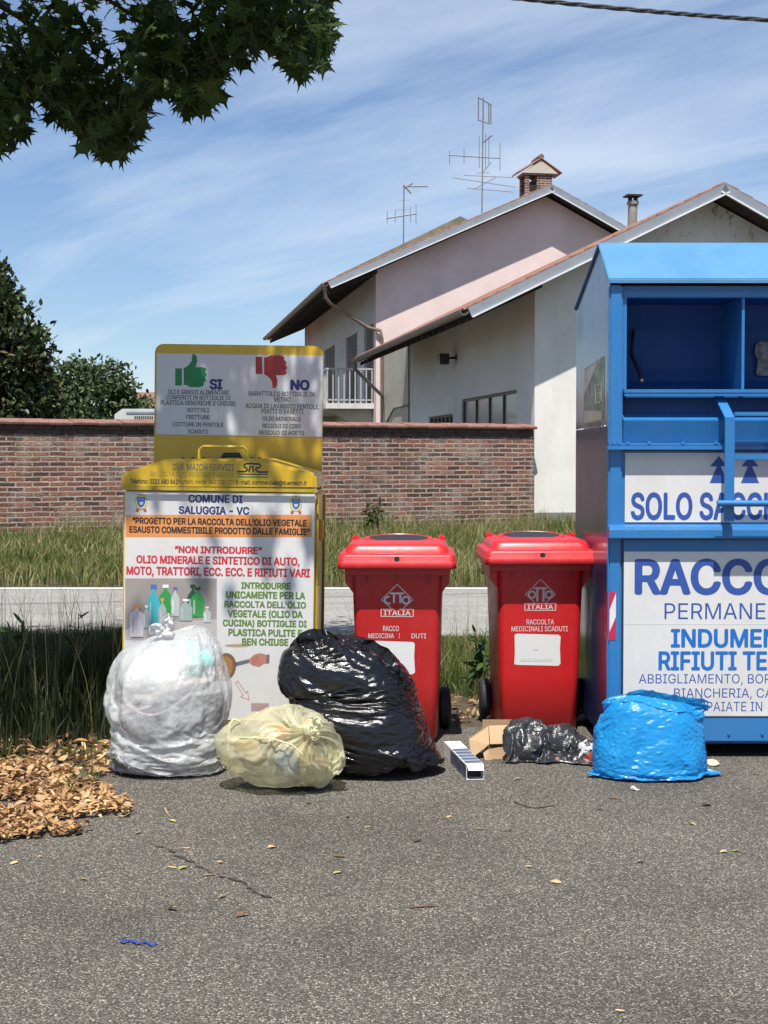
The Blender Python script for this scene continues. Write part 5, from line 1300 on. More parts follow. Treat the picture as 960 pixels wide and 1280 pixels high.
def drape(V, Fc, colliders, frames, grow=.2, pins=None, pressure=0.0, gravity=1.0, stiff=12, bend=.02, mass=.15, quality=6, ground=True, damp=2.0, friction=12, selfc=False, dist=.004):
    """slump a film for a moment: returns the settled vertices"""
    sc = bpy.data.scenes.new('drape'); sc.gravity = (0, 0, -9.8 * gravity)
    made = []
    def mk(nm, v, f):
        me = bpy.data.meshes.new(nm); me.from_pydata([tuple(p) for p in v], [], [tuple(q) for q in f]); me.update()
        o = bpy.data.objects.new(nm, me); sc.collection.objects.link(o); made.append(o); return o
    for cv, cf in colliders:
        o = mk('c', cv, cf); m = o.modifiers.new('col', 'COLLISION'); o.collision.thickness_outer = dist; o.collision.cloth_friction = friction; o.collision.damping = .6
        o.collision.use_culling = False
    if ground:
        o = mk('g', [(-3, -3, 0), (3, -3, 0), (3, 3, 0), (-3, 3, 0)], [(0, 1, 2, 3)]); o.modifiers.new('col', 'COLLISION'); o.collision.thickness_outer = dist; o.collision.cloth_friction = 20
    o = mk('film', V, Fc)
    md = o.modifiers.new('cloth', 'CLOTH'); s = md.settings
    s.quality = quality; s.mass = mass; s.tension_stiffness = stiff; s.compression_stiffness = stiff; s.shear_stiffness = stiff * .6; s.bending_stiffness = bend
    s.tension_damping = 5; s.compression_damping = 5; s.shear_damping = 5; s.air_damping = damp; s.shrink_min = -grow
    if pressure: s.use_pressure = True; s.uniform_pressure_force = pressure
    if pins is not None:
        vg = o.vertex_groups.new(name='pin'); vg.add([int(i) for i in pins], 1.0, 'REPLACE'); s.vertex_group_mass = 'pin'; s.pin_stiffness = 1
    md.collision_settings.distance_min = dist; md.collision_settings.collision_quality = 3
    md.collision_settings.use_self_collision = selfc; md.collision_settings.self_distance_min = dist
    md.point_cache.frame_start = 1; md.point_cache.frame_end = frames + 5
    sc.frame_start = 1; sc.frame_end = frames + 5
    for f in range(1, frames + 1): sc.frame_set(f)
    ev = o.evaluated_get(sc.view_layers[0].depsgraph); me = ev.to_mesh()
    out = np.zeros(len(me.vertices) * 3); me.vertices.foreach_get('co', out); ev.to_mesh_clear()
    out = out.reshape(-1, 3)
    for q in made:
        me = q.data; bpy.data.objects.remove(q); bpy.data.meshes.remove(me)
    bpy.data.scenes.remove(sc)
    return out
def film(name, V, Fc, m, parent, sub=1, thick=0):
    me = bpy.data.meshes.new(name); me.from_pydata([tuple(p) for p in V], [], [tuple(f) for f in Fc]); me.update()
    me.polygons.foreach_set('use_smooth', np.ones(len(me.polygons), bool))
    o = link_mesh(name, me, m, parent)
    if sub: s = o.modifiers.new('sub', 'SUBSURF'); s.levels = sub; s.render_levels = sub
    return o
def film_mat(name, col, rough=.25, alpha=1.0, coat=.3, trans=0.0, wr=.5, wscale=22, stretch=(1, 1, 3), spec=.5, tcol=None):
    """plastic film: fine creases, gloss; alpha below 1 lets the contents show"""
    t = NT(name); n1_ = t.noise(wscale, 6, .62, stretch, 1.2); n2_ = t.noise(wscale * 3.2, 4, .6, (stretch[0], stretch[1], stretch[2] * .6), 2.0)
    h = t.math('ADD', t.math('ABSOLUTE', t.math('SUBTRACT', n1_, .5)), t.math('MULTIPLY', t.math('ABSOLUTE', t.math('SUBTRACT', n2_, .5)), .35))
    t.bump(h, wr, .02)
    t.set(Base_Color=col, Roughness=t.ramp(n2_, [(.35, rough * .7), (.7, rough * 1.35)]), Coat_Weight=coat, Coat_Roughness=.1, Specular_IOR_Level=spec)
    sh = t.b.outputs[0]
    if trans:
        tr = t.n('ShaderNodeBsdfTranslucent'); tr.inputs[0].default_value = (*(tcol or col), 1); mx = t.n('ShaderNodeMixShader'); mx.inputs[0].default_value = trans
        t.l(sh, mx.inputs[1]); t.l(tr.outputs[0], mx.inputs[2]); sh = mx.outputs[0]
    if alpha < 1:
        tp = t.n('ShaderNodeBsdfTransparent'); tp.inputs[0].default_value = (*(tcol or (.95, .95, .95)), 1); mx = t.n('ShaderNodeMixShader')
        fac = t.ramp(t.noise(wscale * .5, 5, .6, stretch, .8), [(.35, alpha - .14), (.7, min(1, alpha + .2))])
        t.l(fac, mx.inputs[0]); t.l(tp.outputs[0], mx.inputs[1]); t.l(sh, mx.inputs[2]); sh = mx.outputs[0]
    t.l(sh, t.out.inputs[0]); return t.m
def lumpy(V, amp, s, o):
    return [tuple(Vector(p) + Vector((mnoise.noise(Vector(p) * s + Vector((o, 0, 0))), mnoise.noise(Vector(p) * s + Vector((0, o, 5))), .6 * mnoise.noise(Vector(p) * s + Vector((3, 0, o))))) * amp) for p in V]

def rise(V, z0=.004): return [(p[0], p[1], max(z0, p[2])) for p in V]
def ribbon(P, up, n_u, hgt, ruff, seed, side=.0):
    """ruffled strip of loose film along a path"""
    P = [Vector(p) for p in P]; L_ = [0]
    for i in range(1, len(P)): L_.append(L_[-1] + (P[i] - P[i - 1]).length)
    V = []; nv = 6
    for i in range(n_u):
        s_ = L_[-1] * i / (n_u - 1); k = min(len(P) - 2, max(0, int(np.searchsorted(L_, s_)) - 1)); f = (s_ - L_[k]) / max(1e-6, L_[k + 1] - L_[k]); p = P[k].lerp(P[k + 1], f)
        t = (P[k + 1] - P[k]).normalized(); u = Vector(up); w = t.cross(u).normalized(); e = math.sin(math.pi * min(1, max(0, i / (n_u - 1)))) ** .4
        for j in range(nv):
            q = j / (nv - 1); h = hgt * q * e * (1 + .5 * mnoise.noise(Vector((s_ * 14, seed, 0))))
            o_ = ruff * q * (mnoise.noise(Vector((s_ * 26, seed, q))) + .6 * mnoise.noise(Vector((s_ * 60, seed, 3)))) + side * q * q * hgt
            V.append(tuple(p + u * h + w * o_))
    Fc = [(i * nv + j, i * nv + j + 1, (i + 1) * nv + j + 1, (i + 1) * nv + j) for i in range(n_u - 1) for j in range(nv - 1)]
    return V, Fc

# --- black bag
M_blackfilm = film_mat('black_film', (.005, .005, .006), .16, coat=.2, wr=.22, wscale=16, stretch=(1, 1, 2.6))
p0 = at(455, 955, 6.13)
bb = thing('rubbish_bag', 'large full glossy black plastic bag slumped in front of the left red bin', 'rubbish bag', (p0.x, 6.13, 0))
rows = [(.012, .045, .0, .24, .16), (.03, .045, .0, .285, .20), (.07, .03, .0, .275, .215), (.158, .0, .0, .25, .21), (.26, -.035, .01, .25, .205), (.36, -.07, .02, .255, .20), (.455, -.11, .03, .232, .17), (.515, -.13, .035, .17, .13), (.54, -.14, .04, .08, .06), (.545, -.14, .04, .03, .02)]
def bag_black():
    core = tube_mesh(interp_rings(rows, 26, 40)); core = (rise(lumpy(core[0], .05, 6.5, 1.7), .006), core[1])
    rg_ = interp_rings([(z * 1.36 + .012, x, y, a * 1.06 + .012, c * 1.06 + .012) for z, x, y, a, c in rows], 112, 116)
    rg_ = [r + RNG.normal(0, .002, r.shape) for r in rg_]
    V, Fc = tube_mesh(rg_)
    return drape(V, Fc, [core], 30, grow=.07, stiff=25, bend=.002, friction=3, damp=1, quality=6), Fc
V, Fc = bag_black()
film('film', rise(V), Fc, M_blackfilm, bb)
def lb(px, py, dy): q = at(px, py, 6.13 + dy) - bb.location; return tuple(q)
V, Fc = ribbon([lb(440, 806, -.02), lb(462, 808, -.04), lb(478, 820, -.07), lb(490, 838, -.09), lb(508, 864, -.10)], Vector((.45, -.1, .75)).normalized(), 60, .04, .025, 4.1)
film('loose_mouth', V, Fc, M_blackfilm, bb)
V, Fc = ribbon([lb(362, 812, .0), lb(380, 803, -.02), lb(400, 802, -.03), lb(425, 803, .0)], Vector((-.25, -.1, .9)).normalized(), 50, .05, .04, 8.7)
film('loose_mouth', V, Fc, M_blackfilm, bb)

# --- blue bag
M_bluefilm = film_mat('blue_film', (.014, .275, .62), .26, coat=.2, trans=.3, tcol=(.03, .45, .85), wr=.18, wscale=24, stretch=(1.4, 1, 2.2))
Yq = 6.02; KQ = F / Yq
p0 = at(813, 973, Yq)
bl_ = thing('rubbish_bag', 'bright blue plastic bag with a folded mouth standing before the clothes container', 'rubbish bag', (p0.x, Yq, 0))
def bag_blue():
    core = tube_mesh(interp_rings([(.008, 0, .02, .178, .09), (.03, 0, .02, .19, .115), (.10, .0, .02, .18, .125), (.20, -.005, .03, .168, .115), (.27, -.01, .035, .16, .085), (.305, -.02, .04, .12, .05), (.315, -.02, .04, .04, .02)], 22, 36, 2.8))
    core = (rise(lumpy(core[0], .035, 7, 6.2), .006), core[1])
    R = [(.008, .005, .0, .245, .012), (.02, .005, .0, .245, .04), (.05, .0, .0, .22, .12), (.12, .0, .02, .208, .152), (.24, -.005, .03, .20, .142), (.33, -.005, .035, .20, .095), (.40, .02, .03, .20, .03), (.43, .03, .02, .20, .010)]
    rg_ = interp_rings(R, 92, 140, 2.4); rg_ = [r + RNG.normal(0, .0018, r.shape) for r in rg_]
    V, Fc = tube_mesh(rg_)
    return drape(V, Fc, [core], 30, grow=.15, stiff=24, bend=.0015, friction=3, damp=1, quality=6), Fc
V, Fc = bag_blue()
film('film', rise(V), Fc, M_bluefilm, bl_)
V, Fc = ribbon([(-.125, -.03, .335), (-.06, -.05, .34), (.02, -.07, .33), (.10, -.07, .315), (.18, -.035, .305), (.235, -.01, .305)], Vector((.05, -.5, .7)).normalized(), 70, .03, .014, 2.3)
film('folded_mouth', V, Fc, M_bluefilm, bl_)

# --- tall translucent bag
M_clear = film_mat('clear_film', (.70, .71, .72), .12, alpha=.52, coat=1.0, wr=.7, wscale=9, stretch=(1.6, 1.6, .8), trans=.2, spec=.8)
M_clear_knot = film_mat('clear_film_gathered', (.80, .81, .82), .25, alpha=.72, coat=.3, wr=.4, wscale=26, stretch=(2, 2, .6), trans=.3)
Yw = 6.14; KW = F / Yw
p0 = at(211, 960, Yw)
wb_ = thing('rubbish_bag', 'tall translucent white plastic bag knotted at the top and packed with pale waste', 'rubbish bag', (p0.x, Yw, 0))
def lw(px, py, dy=0.0): q = at(px, py, Yw + dy) - wb_.location; return tuple(q)
def crumple(V, amp, s, o):
    out = []
    for p in V:
        p = Vector(p); d = Vector((mnoise.noise(p * s + Vector((o, 0, 0))), mnoise.noise(p * s + Vector((0, o, 2))), mnoise.noise(p * s + Vector((1, 4, o)))))
        out.append(tuple(p + d * amp))
    return out
crow = [(.010, .005, 0, .19, .15), (.03, .003, 0, .215, .19), (.10, -.002, 0, .224, .20), (.22, .01, .0, .205, .19), (.32, .012, .0, .21, .195), (.40, .0, .0, .215, .19), (.44, .005, .0, .15, .15), (.45, .0, 0, .04, .04)]
# packed bundles in the lower part, shredded stuff and paper on top
M_pack = surf('packed_paper', (.15, .147, .147), .5, 5, .6, grime=(.42, .41, .40), gscale=5, gfac=.75, bump=.3, bscale=30)
M_fluff = surf('pale_shreds', (.55, .50, .41), .4, 26, .9, grime=(.36, .27, .22), gscale=18, gfac=.6, bump=.8, bscale=70, bdist=.02)
M_paper = surf('white_paper', (.74, .73, .70), .06, 6, .7); M_turq = surf('turquoise_wrap', (.30, .62, .56), .12, 8, .5); M_bag_in = surf('inner_bag', (.46, .45, .45), .2, 8, .5, bump=.3, bscale=30)
core_w = tube_mesh(interp_rings(crow, 40, 56)); lowc = ([(x, y, max(.012, min(z, .265 + .25 * x + .03 * mnoise.noise(Vector((x * 9, y * 9, 0)))))) for x, y, z in crumple(core_w[0], .035, 7, 3.3)], core_w[1])
film('packed_bundle', [(x * 1.02, y * 1.02, z) for x, y, z in lowc[0]], lowc[1], M_pack, wb_, 1)
def blob(rx, ry, rz, c, amp, s, o, rot=0.0, n=28):
    V = []; Fc = []
    for i in range(n + 1):
        for j in range(n): a = math.pi * i / n; w = 2 * math.pi * j / n; V.append(Vector((rx * math.sin(a) * math.cos(w), ry * math.sin(a) * math.sin(w), rz * math.cos(a))))
    for i in range(n):
        for j in range(n): Fc.append((i * n + j, (i + 1) * n + j, (i + 1) * n + (j + 1) % n, i * n + (j + 1) % n))
    R = Euler((0, rot, 0)).to_matrix(); V = [tuple(R @ Vector(p) + Vector(c)) for p in crumple(V, amp, s, o)]
    return V, Fc
V, Fc = blob(.19, .17, .05, (.012, -.005, .345), .03, 24, 1.1, -.27); film('shredded_waste', V, Fc, M_fluff, wb_, 1)
V, Fc = blob(.15, .15, .075, (-.05, .0, .395), .035, 11, 4.4, -.2); film('paper_scrap', V, Fc, M_paper, wb_, 1)
V, Fc = blob(.085, .10, .065, (.10, -.02, .465), .03, 13, 7.7, .3); film('turquoise_wrap', V, Fc, M_turq, wb_, 1)
V, Fc = blob(.09, .09, .06, (.03, -.03, .46), .03, 12, 2.1); film('paper_scrap', V, Fc, M_paper, wb_, 1)
b = MB(); b.tube([(-.15 + .27 * t, -.155 - .05 * math.sin(math.pi * t), .30 - .05 * math.sin(math.pi * t * 1.1) + .035 * t) for t in np.linspace(0, 1, 14)], .006, 6); b.build('cord', surf('pink_cord', (.5, .38, .36), .1, 9), wb_, smooth=50)
def bag_white():
    core = (rise([(x * 1.0, y * 1.0, z) for x, y, z in lumpy(core_w[0], .02, 8, 3.3)], .006), core_w[1])
    bulge = blob(.21, .165, .135, (-.012, .0, .41), .02, 9, 5.0); b2_ = blob(.10, .09, .12, (.105, .03, .47), .02, 9, 2.0)
    R = [(.008, .005, 0, .18, .14), (.02, .003, 0, .225, .20), (.10, .0, 0, .238, .215), (.24, .012, .0, .224, .205), (.34, .004, .0, .234, .21), (.44, -.012, .0, .248, .21), (.52, .008, .0, .236, .19), (.575, .045, .02, .195, .15), (.63, .085, .03, .135, .10), (.655, .10, .03, .05, .05), (.65, .11, .03, .01, .01)]
    rg_ = interp_rings(R, 92, 112, 2.2); rg_ = [r + RNG.normal(0, .0018, r.shape) for r in rg_]
    V, Fc = tube_mesh(rg_)
    return drape(V, Fc, [core, bulge, b2_], 26, grow=.11, stiff=22, bend=.006, friction=6, damp=2, quality=5), Fc
V, Fc = bag_white(); V = rise(V); film('film', V, Fc, M_clear, wb_)
Vk = np.array(V); near = Vk[(np.abs(Vk[:, 0] - .005) < .02) & (Vk[:, 2] > .40) & (Vk[:, 1] < -.03) & (Vk[:, 1] > -.09)]; kt = Vector((.005, -.06, (near[:, 2].max() if len(near) else .53) + .012))
def ear(kt, ang, ln, wid, seed, tilt=.0, n=22, m_=12):
    """gathered film fanning out of a knot"""
    V = []; 
    for i in range(n):
        t = i / (n - 1); w = wid * (.12 + .88 * math.sin(math.pi * (.08 + .62 * t)) ** 1.1)
        for j in range(m_):
            q = j / (m_ - 1) * 2 - 1
            x = q * w + .25 * wid * mnoise.noise(Vector((t * 3, seed, q))); y = .22 * w * math.sin(q * 9 + seed) * (1 - .3 * t) + tilt * t * t * ln + .03 * mnoise.noise(Vector((q * 3, t * 5, seed)))
            z = t * ln * (1 - .18 * q * q)
            c, s = math.cos(ang), math.sin(ang); V.append((kt.x + x * c + z * s, kt.y + y, kt.z - x * s + z * c))
    Fc = [(i * m_ + j, i * m_ + j + 1, (i + 1) * m_ + j + 1, (i + 1) * m_ + j) for i in range(n - 1) for j in range(m_ - 1)]
    return V, Fc
def knot(c, r, m, parent, seed=0.0):
    V, Fc = blob(r * 1.25, r, r * .85, tuple(c), r * .6, .55 / r, seed, .3, 16); return film('knot', V, Fc, m, parent, 1)
knot(kt, .02, M_clear_knot, wb_, 3.0)
V, Fc = ear(kt + Vector((0, 0, .0)), -.02, .085, .026, 1.3); film('knot_ear', V, Fc, M_clear_knot, wb_)
V, Fc = ear(kt + Vector((-.004, -.004, -.004)), -1.1, .075, .030, 5.2, -.2); film('knot_ear', V, Fc, M_clear_knot, wb_)

# --- cream bag, knotted towards the camera
M_cream = film_mat('cream_film', (.76, .74, .53), .2, alpha=.45, coat=.4, wr=.2, wscale=16, stretch=(1, 1, 1), trans=.35, tcol=(.96, .95, .80))
M_cream_knot = film_mat('cream_film_gathered', (.76, .74, .47), .26, alpha=.9, coat=.3, wr=.4, wscale=26, trans=.3, tcol=(.96, .95, .80))
Yc = 5.80; KC = F / Yc
p0 = at(355, 975, Yc)
cb_ = thing('rubbish_bag', 'small round pale yellow translucent bag with its knot facing the camera', 'rubbish bag', (p0.x, Yc, 0))
def lc(px, py, dy=0.0): return at(px, py, Yc + dy) - cb_.location
cc = Vector((-.005, .0, .158)); rx, ry, rz = .232, .19, .165
kdir = (lc(386, 914, -.17) - cc); kdir.normalize()
ku = kdir.cross(Vector((0, 0, 1))).normalized(); kv = ku.cross(kdir).normalized()
def bag_cream():
    n1_, n2_ = 110, 150; V = []
    kang = kdir
    for i in range(n1_ + 1):
        th = math.pi * i / n1_
        for j in range(n2_):
            ph = 2 * math.pi * j / n2_
            d = kdir * math.cos(th) + (ku * math.cos(ph) + kv * math.sin(ph)) * math.sin(th)
            r = 1 / math.sqrt((d.x / rx) ** 2 + (d.y / ry) ** 2 + (d.z / rz) ** 2)
            # gathers running out of the knot, dying away with distance
            w = ph + .55 * mnoise.noise(Vector((math.cos(ph) * 1.2, math.sin(ph) * 1.2, th * 1.3)))
            pl_ = 1 - abs(math.sin(w * 5.5 + 1.0)) * 1.2 + .7 * (1 - abs(math.sin(w * 12.5 + 2.0 * math.sin(w * 3)))) - .6
            fall = (math.exp(-th / .6) + .38 * math.exp(-th / 1.5)) * min(1, th / .18)
            disp = .027 * pl_ * fall + .020 * mnoise.noise(d * 1.9 + Vector((4, 1, 2))) + .002 * (1 - abs(mnoise.noise(Vector((d.x * 3, d.y * 3, d.z * 7)) + Vector((9, 0, 0)))) * 3)
            r2 = r + disp
            if th < .30: r2 += (.045) * (1 - th / .30) ** 2      # drawn up into the neck
            p = cc + d * r2
            if th < .12: p = cc + kdir * ((p - cc).dot(kdir)) + (p - cc - kdir * ((p - cc).dot(kdir))) * .8
            z = p.z
            if z < .03: z = .004 + max(0, z + .03) * .40
            # low corner pulled out at the right front and tucked end at the left
            e = max(0, d.x - .45) * max(0, -.05 - d.z + .5); p.x += .10 * e * max(0, .4 - z * 1.5) * 2
            e = max(0, -d.x - .72); p.x -= .10 * e
            V.append((p.x, p.y, max(.004, z)))
    Fc = [(i * n2_ + j, (i + 1) * n2_ + j, (i + 1) * n2_ + (j + 1) % n2_, i * n2_ + (j + 1) % n2_) for i in range(n1_) for j in range(n2_)]
    return V, Fc
V, Fc = bag_cream(); film('film', V, Fc, M_cream, cb_, 0)
kp = cc + kdir * (1 / math.sqrt((kdir.x / rx) ** 2 + (kdir.y / ry) ** 2 + (kdir.z / rz) ** 2) + .05)
knot(kp, .024, M_cream_knot, cb_, 2.0)
V, Fc = ear(kp + Vector((.0, -.005, .005)), .75, .055, .030, 3.3, -.2); film('knot_ear', V, Fc, M_cream_knot, cb_)
V, Fc = ear(kp + Vector((.0, -.008, -.004)), 2.3, .04, .018, 6.3, -.3); film('knot_ear', V, Fc, M_cream_knot, cb_)
V, Fc = ear(lc(292, 950, -.06), -1.75, .05, .03, 7.1, -.1); film('gathered_corner', V, Fc, M_cream, cb_)
V, Fc = ear(lc(408, 950, -.10), 1.75, .075, .05, 9.1, .1); film('loose_corner', V, Fc, M_cream, cb_)
b = MB(); P = [lc(285, 938, -.10), lc(287, 905, -.09), lc(292, 899, -.08), lc(300, 902, -.07)]; b.tube([P[0], P[1], P[2], P[3]], .0055, 6); b.build('drawstring', M_cream_knot, cb_, smooth=60)
b = MB(); b.tube([cc + (lc(px, py, dy) - cc) for px, py, dy in ((284, 921, -.06), (305, 922, -.145), (340, 923, -.20), (365, 931, -.215), (378, 943, -.215))], .0035, 6); b.build('drawstring', M_cream_knot, cb_, smooth=60)
for nm, m, c, r, o in (('food_box', surf('orange_scrap', (.55, .27, .12), .3, 9, .6), (-.03, -.06, .22), (.075, .06, .045), 1.), ('paper_scrap', surf('brown_scrap', (.38, .28, .16), .3, 9, .6), (-.12, -.03, .15), (.07, .07, .05), 2.), ('blue_wrapper', surf('blue_scrap', (.10, .16, .30), .4, 9, .6), (.015, -.09, .13), (.05, .05, .045), 3.),
                       ('paper_scrap', surf('tan_scrap', (.46, .37, .24), .3, 9, .6), (.09, -.02, .10), (.10, .09, .07), 4.), ('paper_scrap', surf('pale_scrap', (.62, .60, .52), .2, 9, .6), (-.04, .03, .10), (.14, .11, .085), 5.), ('pink_wrapper', surf('pink_scrap', (.55, .30, .24), .3, 9, .6), (.10, .02, .22), (.05, .05, .04), 6.)):
    V, Fc = blob(*r, c, min(r) * .45, 10, o, .4, 18); film(nm, V, Fc, m, cb_, 1)
# clear jar pressed against the film at the lower right
b = MB(); jc = lc(402, 972, -.06); jx = Vector((.5, -.55, -.25)).normalized(); j0 = Vector((jc.x - .02, jc.y + .03, .07)); 
b.tube([j0 - jx * .09, j0 - jx * .085, j0 + jx * .04, j0 + jx * .045], [.03, .052, .052, .046], 22); b.build('plastic_tub', surf('tub', (.55, .52, .42), .1, 9, .4), cb_, smooth=40)

# --- crumpled dark sheet in front of the right bin
t = NT('printed_dark_film')
c = t.mix(t.ramp(t.noise(7, 3, .5, None, .6), [(.60, 0.), (.62, 1.)]), (.028, .028, .030), (.52, .53, .54))
c = t.mix(t.ramp(t.noise(9, 2, .5, (1, 1, 1), 0, None), [(.67, 0.), (.68, .8)]), c, (.30, .06, .02))
t.set(Base_Color=c, Roughness=.24, Coat_Weight=.35); t.bump(t.noise(26, 5, .6, (1, 1, 2), 1.), .3, .02); M_dksheet = t.m
p0 = gnd(694, 957)
sh_ = thing('plastic_sheet', 'crumpled dark grey printed plastic sack lying flat in front of the right red bin', 'plastic sack', (p0.x, p0.y + .12, 0))
def sheet_dark():
    blobs = [blob(.10, .07, .115, (-.11, .02, .05), .05, 10, 1.), blob(.13, .07, .09, (.04, .02, .04), .05, 9, 2.), blob(.06, .05, .06, (.16, -.0, .02), .03, 9, 3.)]
    n, m_ = 100, 84; V = []
    for j in range(m_):
        for i in range(n):
            x = (i / (n - 1) - .5) * .54; y = (j / (m_ - 1) - .5) * .46; q = Vector((x, y, 0))
            V.append((x * .78 + .05 * mnoise.noise(q * 9 + Vector((3, 0, 0))), y * .72 + .05 * mnoise.noise(q * 9 + Vector((0, 7, 0))), .20 + .07 * mnoise.noise(q * 7 + Vector((1, 1, 0))) + .03 * mnoise.noise(q * 22)))
    Fc = [(j * n + i, j * n + i + 1, (j + 1) * n + i + 1, (j + 1) * n + i) for j in range(m_ - 1) for i in range(n - 1)]
    return drape(V, Fc, blobs, 26, grow=.04, stiff=30, bend=.8, friction=15, damp=1.5, quality=5), Fc
V, Fc = sheet_dark(); film('film', rise(V, .003), Fc, M_dksheet, sh_, 1)
# ------------------------------------------------------------------ cardboard, long box, scraps
M_card = surf('cardboard', (.40, .27, .155), .12, 6, .85, grime=(.30, .19, .10), gscale=5, gfac=.4)
M_cardin = surf('cardboard_inside', (.33, .22, .125), .12, 6, .9)
def plate(name, P, th, m, parent):
    P = [Vector(p) for p in P]; n = (P[1] - P[0]).cross(P[2] - P[0]).normalized()
    b = MB(); b.prism(P, n * th); return b.build(name, m, parent)
p0 = gnd(612, 946)
cbx = thing('cardboard_box', 'torn open brown cardboard carton lying in front of the right red bin', 'cardboard', (p0.x, p0.y, 0))
def lk(px, py, dy): return at(px, py, p0.y + dy) - cbx.location
A, Bq, C_, D_ = lk(586, 923, -.02), lk(610, 907, .10), lk(612, 930, -.04), lk(589, 948, -.06)
plate('side_flap', [A, Bq, C_, D_], .004, M_card, cbx)
E_, G_ = lk(640, 906, .12), lk(642, 929, -.02)
plate('top_flap', [Bq + Vector((.003, 0, 0)), E_, G_, C_ + Vector((.003, 0, 0))], .004, M_card, cbx)
plate('front_panel', [lk(606, 935, -.03), lk(642, 933, -.02), lk(643, 950, -.04), lk(604, 953, -.05)], .004, M_cardin, cbx)
b = MB(); q0, q1 = lk(606, 952, -.03), lk(643, 950, -.02); b.box(q0.x, q1.x, q0.y, q0.y + .16, .003, .008); b.build('bottom_panel', M_cardin, cbx)
b = MB(); b.box(q0.x, q1.x, q0.y + .155, q0.y + .16, .009, .14); b.build('back_panel', M_cardin, cbx)
plate('torn_flap', [lk(604, 941, -.05), lk(611, 936, -.05), lk(616, 950, -.06), lk(607, 955, -.08)], .003, M_card, cbx)

n0, f0 = gnd(594, 975), gnd(565, 944)
d = (f0 - n0); LB = d.length; ang = math.atan2(d.y, d.x) - math.pi / 2
lx = thing('long_carton', 'long narrow white and navy carton open at its near end between black bag and cardboard', 'carton', (n0.x, n0.y, 0), (0, 0, ang))
M_wcard = surf('white_card', (.70, .70, .69), .05, 8, .5); M_nprint = surf('navy_print', (.03, .04, .12), .4, 16, .45, grime=(.3, .32, .4), gscale=14, gfac=.5); M_sprint = surf('steel_print', (.09, .12, .18), .4, 20, .4)
w, h = .036, .062
b = MB(); t_ = .002
b.box(-w, w, 0, LB, .001, .001 + t_); b.box(-w, w, 0, LB, h - t_, h); b.box(-w, -w + t_, 0, LB, .001 + t_, h - t_); b.box(w - t_, w, 0, LB, .001 + t_, h - t_); b.box(-w + t_, w - t_, LB - t_, LB, .001 + t_, h - t_)
b.build('carton_body', M_wcard, lx)
b = MB(); b.box(-w - .0012, -w - .0002, .01, LB - .16, .006, h - .004); b.build('printed_side', M_nprint, lx)
for i in range(5):
    b = MB(); y0 = .035 + i * .062; b.box(-w + .003, w - .002, y0, y0 + .05, h + .0002, h + .0012); b.build('printed_band', M_sprint, lx)
b = MB(); b.box(-w + t_ + .001, w - t_ - .001, .05, .06, .004, h - .004); b.build('dark_inside', M_black, lx)
plate('end_flap', [(-w + .002, -.001, h - .002), (w - .002, -.001, h - .002), (w - .004, -.012, h - .022), (-w + .006, -.014, h - .020)], .0015, M_wcard, lx)

M_scr = surf('scrap_paper', (.70, .69, .66), .1, 9, .8)
def scrap(label, px, py, r, m, o, group=None, lift=.5):
    p = gnd(px, py); V, Fc = blob(r, r * .7, r * .5, (p.x, p.y, r * lift), r * .5, .9 / r, o, .2, 16); ob = film('paper_scrap', rise(V, .003), Fc, m, None, 1); tag(ob, label, 'litter', group)
scrap('white crumpled paper tucked between the tall white bag and the pale yellow bag', 302, 930, .075, M_scr, 3.1)
scrap('pale yellowish paper scrap on the asphalt right of the blue bag', 890, 957, .03, surf('yellow_scrap', (.55, .54, .36), .2, 20, .8), 1.7, lift=.3)
scrap('tiny white paper scrap on the asphalt just below the blue bag', 794, 988, .018, M_scr, 4.7, lift=.2)

# ------------------------------------------------------------------ single leaves and twigs on the open asphalt
def leaf_thing(px, py, size, label, group, mi):
    p = gnd(px, py); V = leaf_verts(size, size * random.uniform(.17, .26), random.uniform(-.9, 1.0), random.uniform(0, .45))
    R = Euler((random.gauss(0, .2), random.gauss(0, .15), random.uniform(-1.0, 1.0) + random.choice((0, math.pi)))).to_matrix(); V = V @ np.array(R).T; V[:, 2] -= V[:, 2].min() - .002
    me = np_mesh('dry_leaf', V, np.array(LQ), True); o = link_mesh('dry_leaf', me, mi); o.location = (p.x, p.y, 0); tag(o, label, 'leaf', group)
M_l1 = surf('leaf_tan', (.50, .34, .16), .25, 40, .7); M_l2 = surf('leaf_brown', (.16, .085, .04), .3, 40, .8); M_l3 = surf('leaf_yellow_green', (.36, .34, .10), .25, 40, .7)
for x, y in ((172, 1042), (232, 1061), (215, 1085), (275, 1079), (261, 1095), (278, 1122), (215, 1138), (460, 1035), (106, 1100), (750, 1013), (695, 1104), (775, 1265), (561, 1022), (600, 1037), (522, 1052), (660, 1085), (865, 1031), (18, 1080), (50, 1072), (340, 1060), (648, 975), (905, 1066)):
    leaf_thing(x, y, random.uniform(.022, .043), 'dry tan leaf lying alone on the open asphalt', 'dry tan leaves on the asphalt', M_l1)
for x, y in ((425, 1071), (302, 1146), (435, 1022), (635, 1039), (883, 1007), (767, 999), (945, 968), (385, 1005)):
    leaf_thing(x, y, random.uniform(.03, .05), 'dark brown shrivelled leaf lying alone on the open asphalt', 'dark brown leaves on the asphalt', M_l2)
for x, y in ((215, 1027), (229, 1086), (422, 1092), (800, 1079), (920, 1065)):
    leaf_thing(x, y, random.uniform(.03, .042), 'small yellow green leaf lying alone on the open asphalt', 'yellow green leaves on the asphalt', M_l3)
def twig(label, pts, r, m=M_twig):
    P = [gnd(*p) + Vector((0, 0, r + .001)) for p in pts]; b = MB(); b.tube(P, [r] * (len(P) - 1) + [r * .5], 5); tag(b.build('twig', m, smooth=60), label, 'twig')
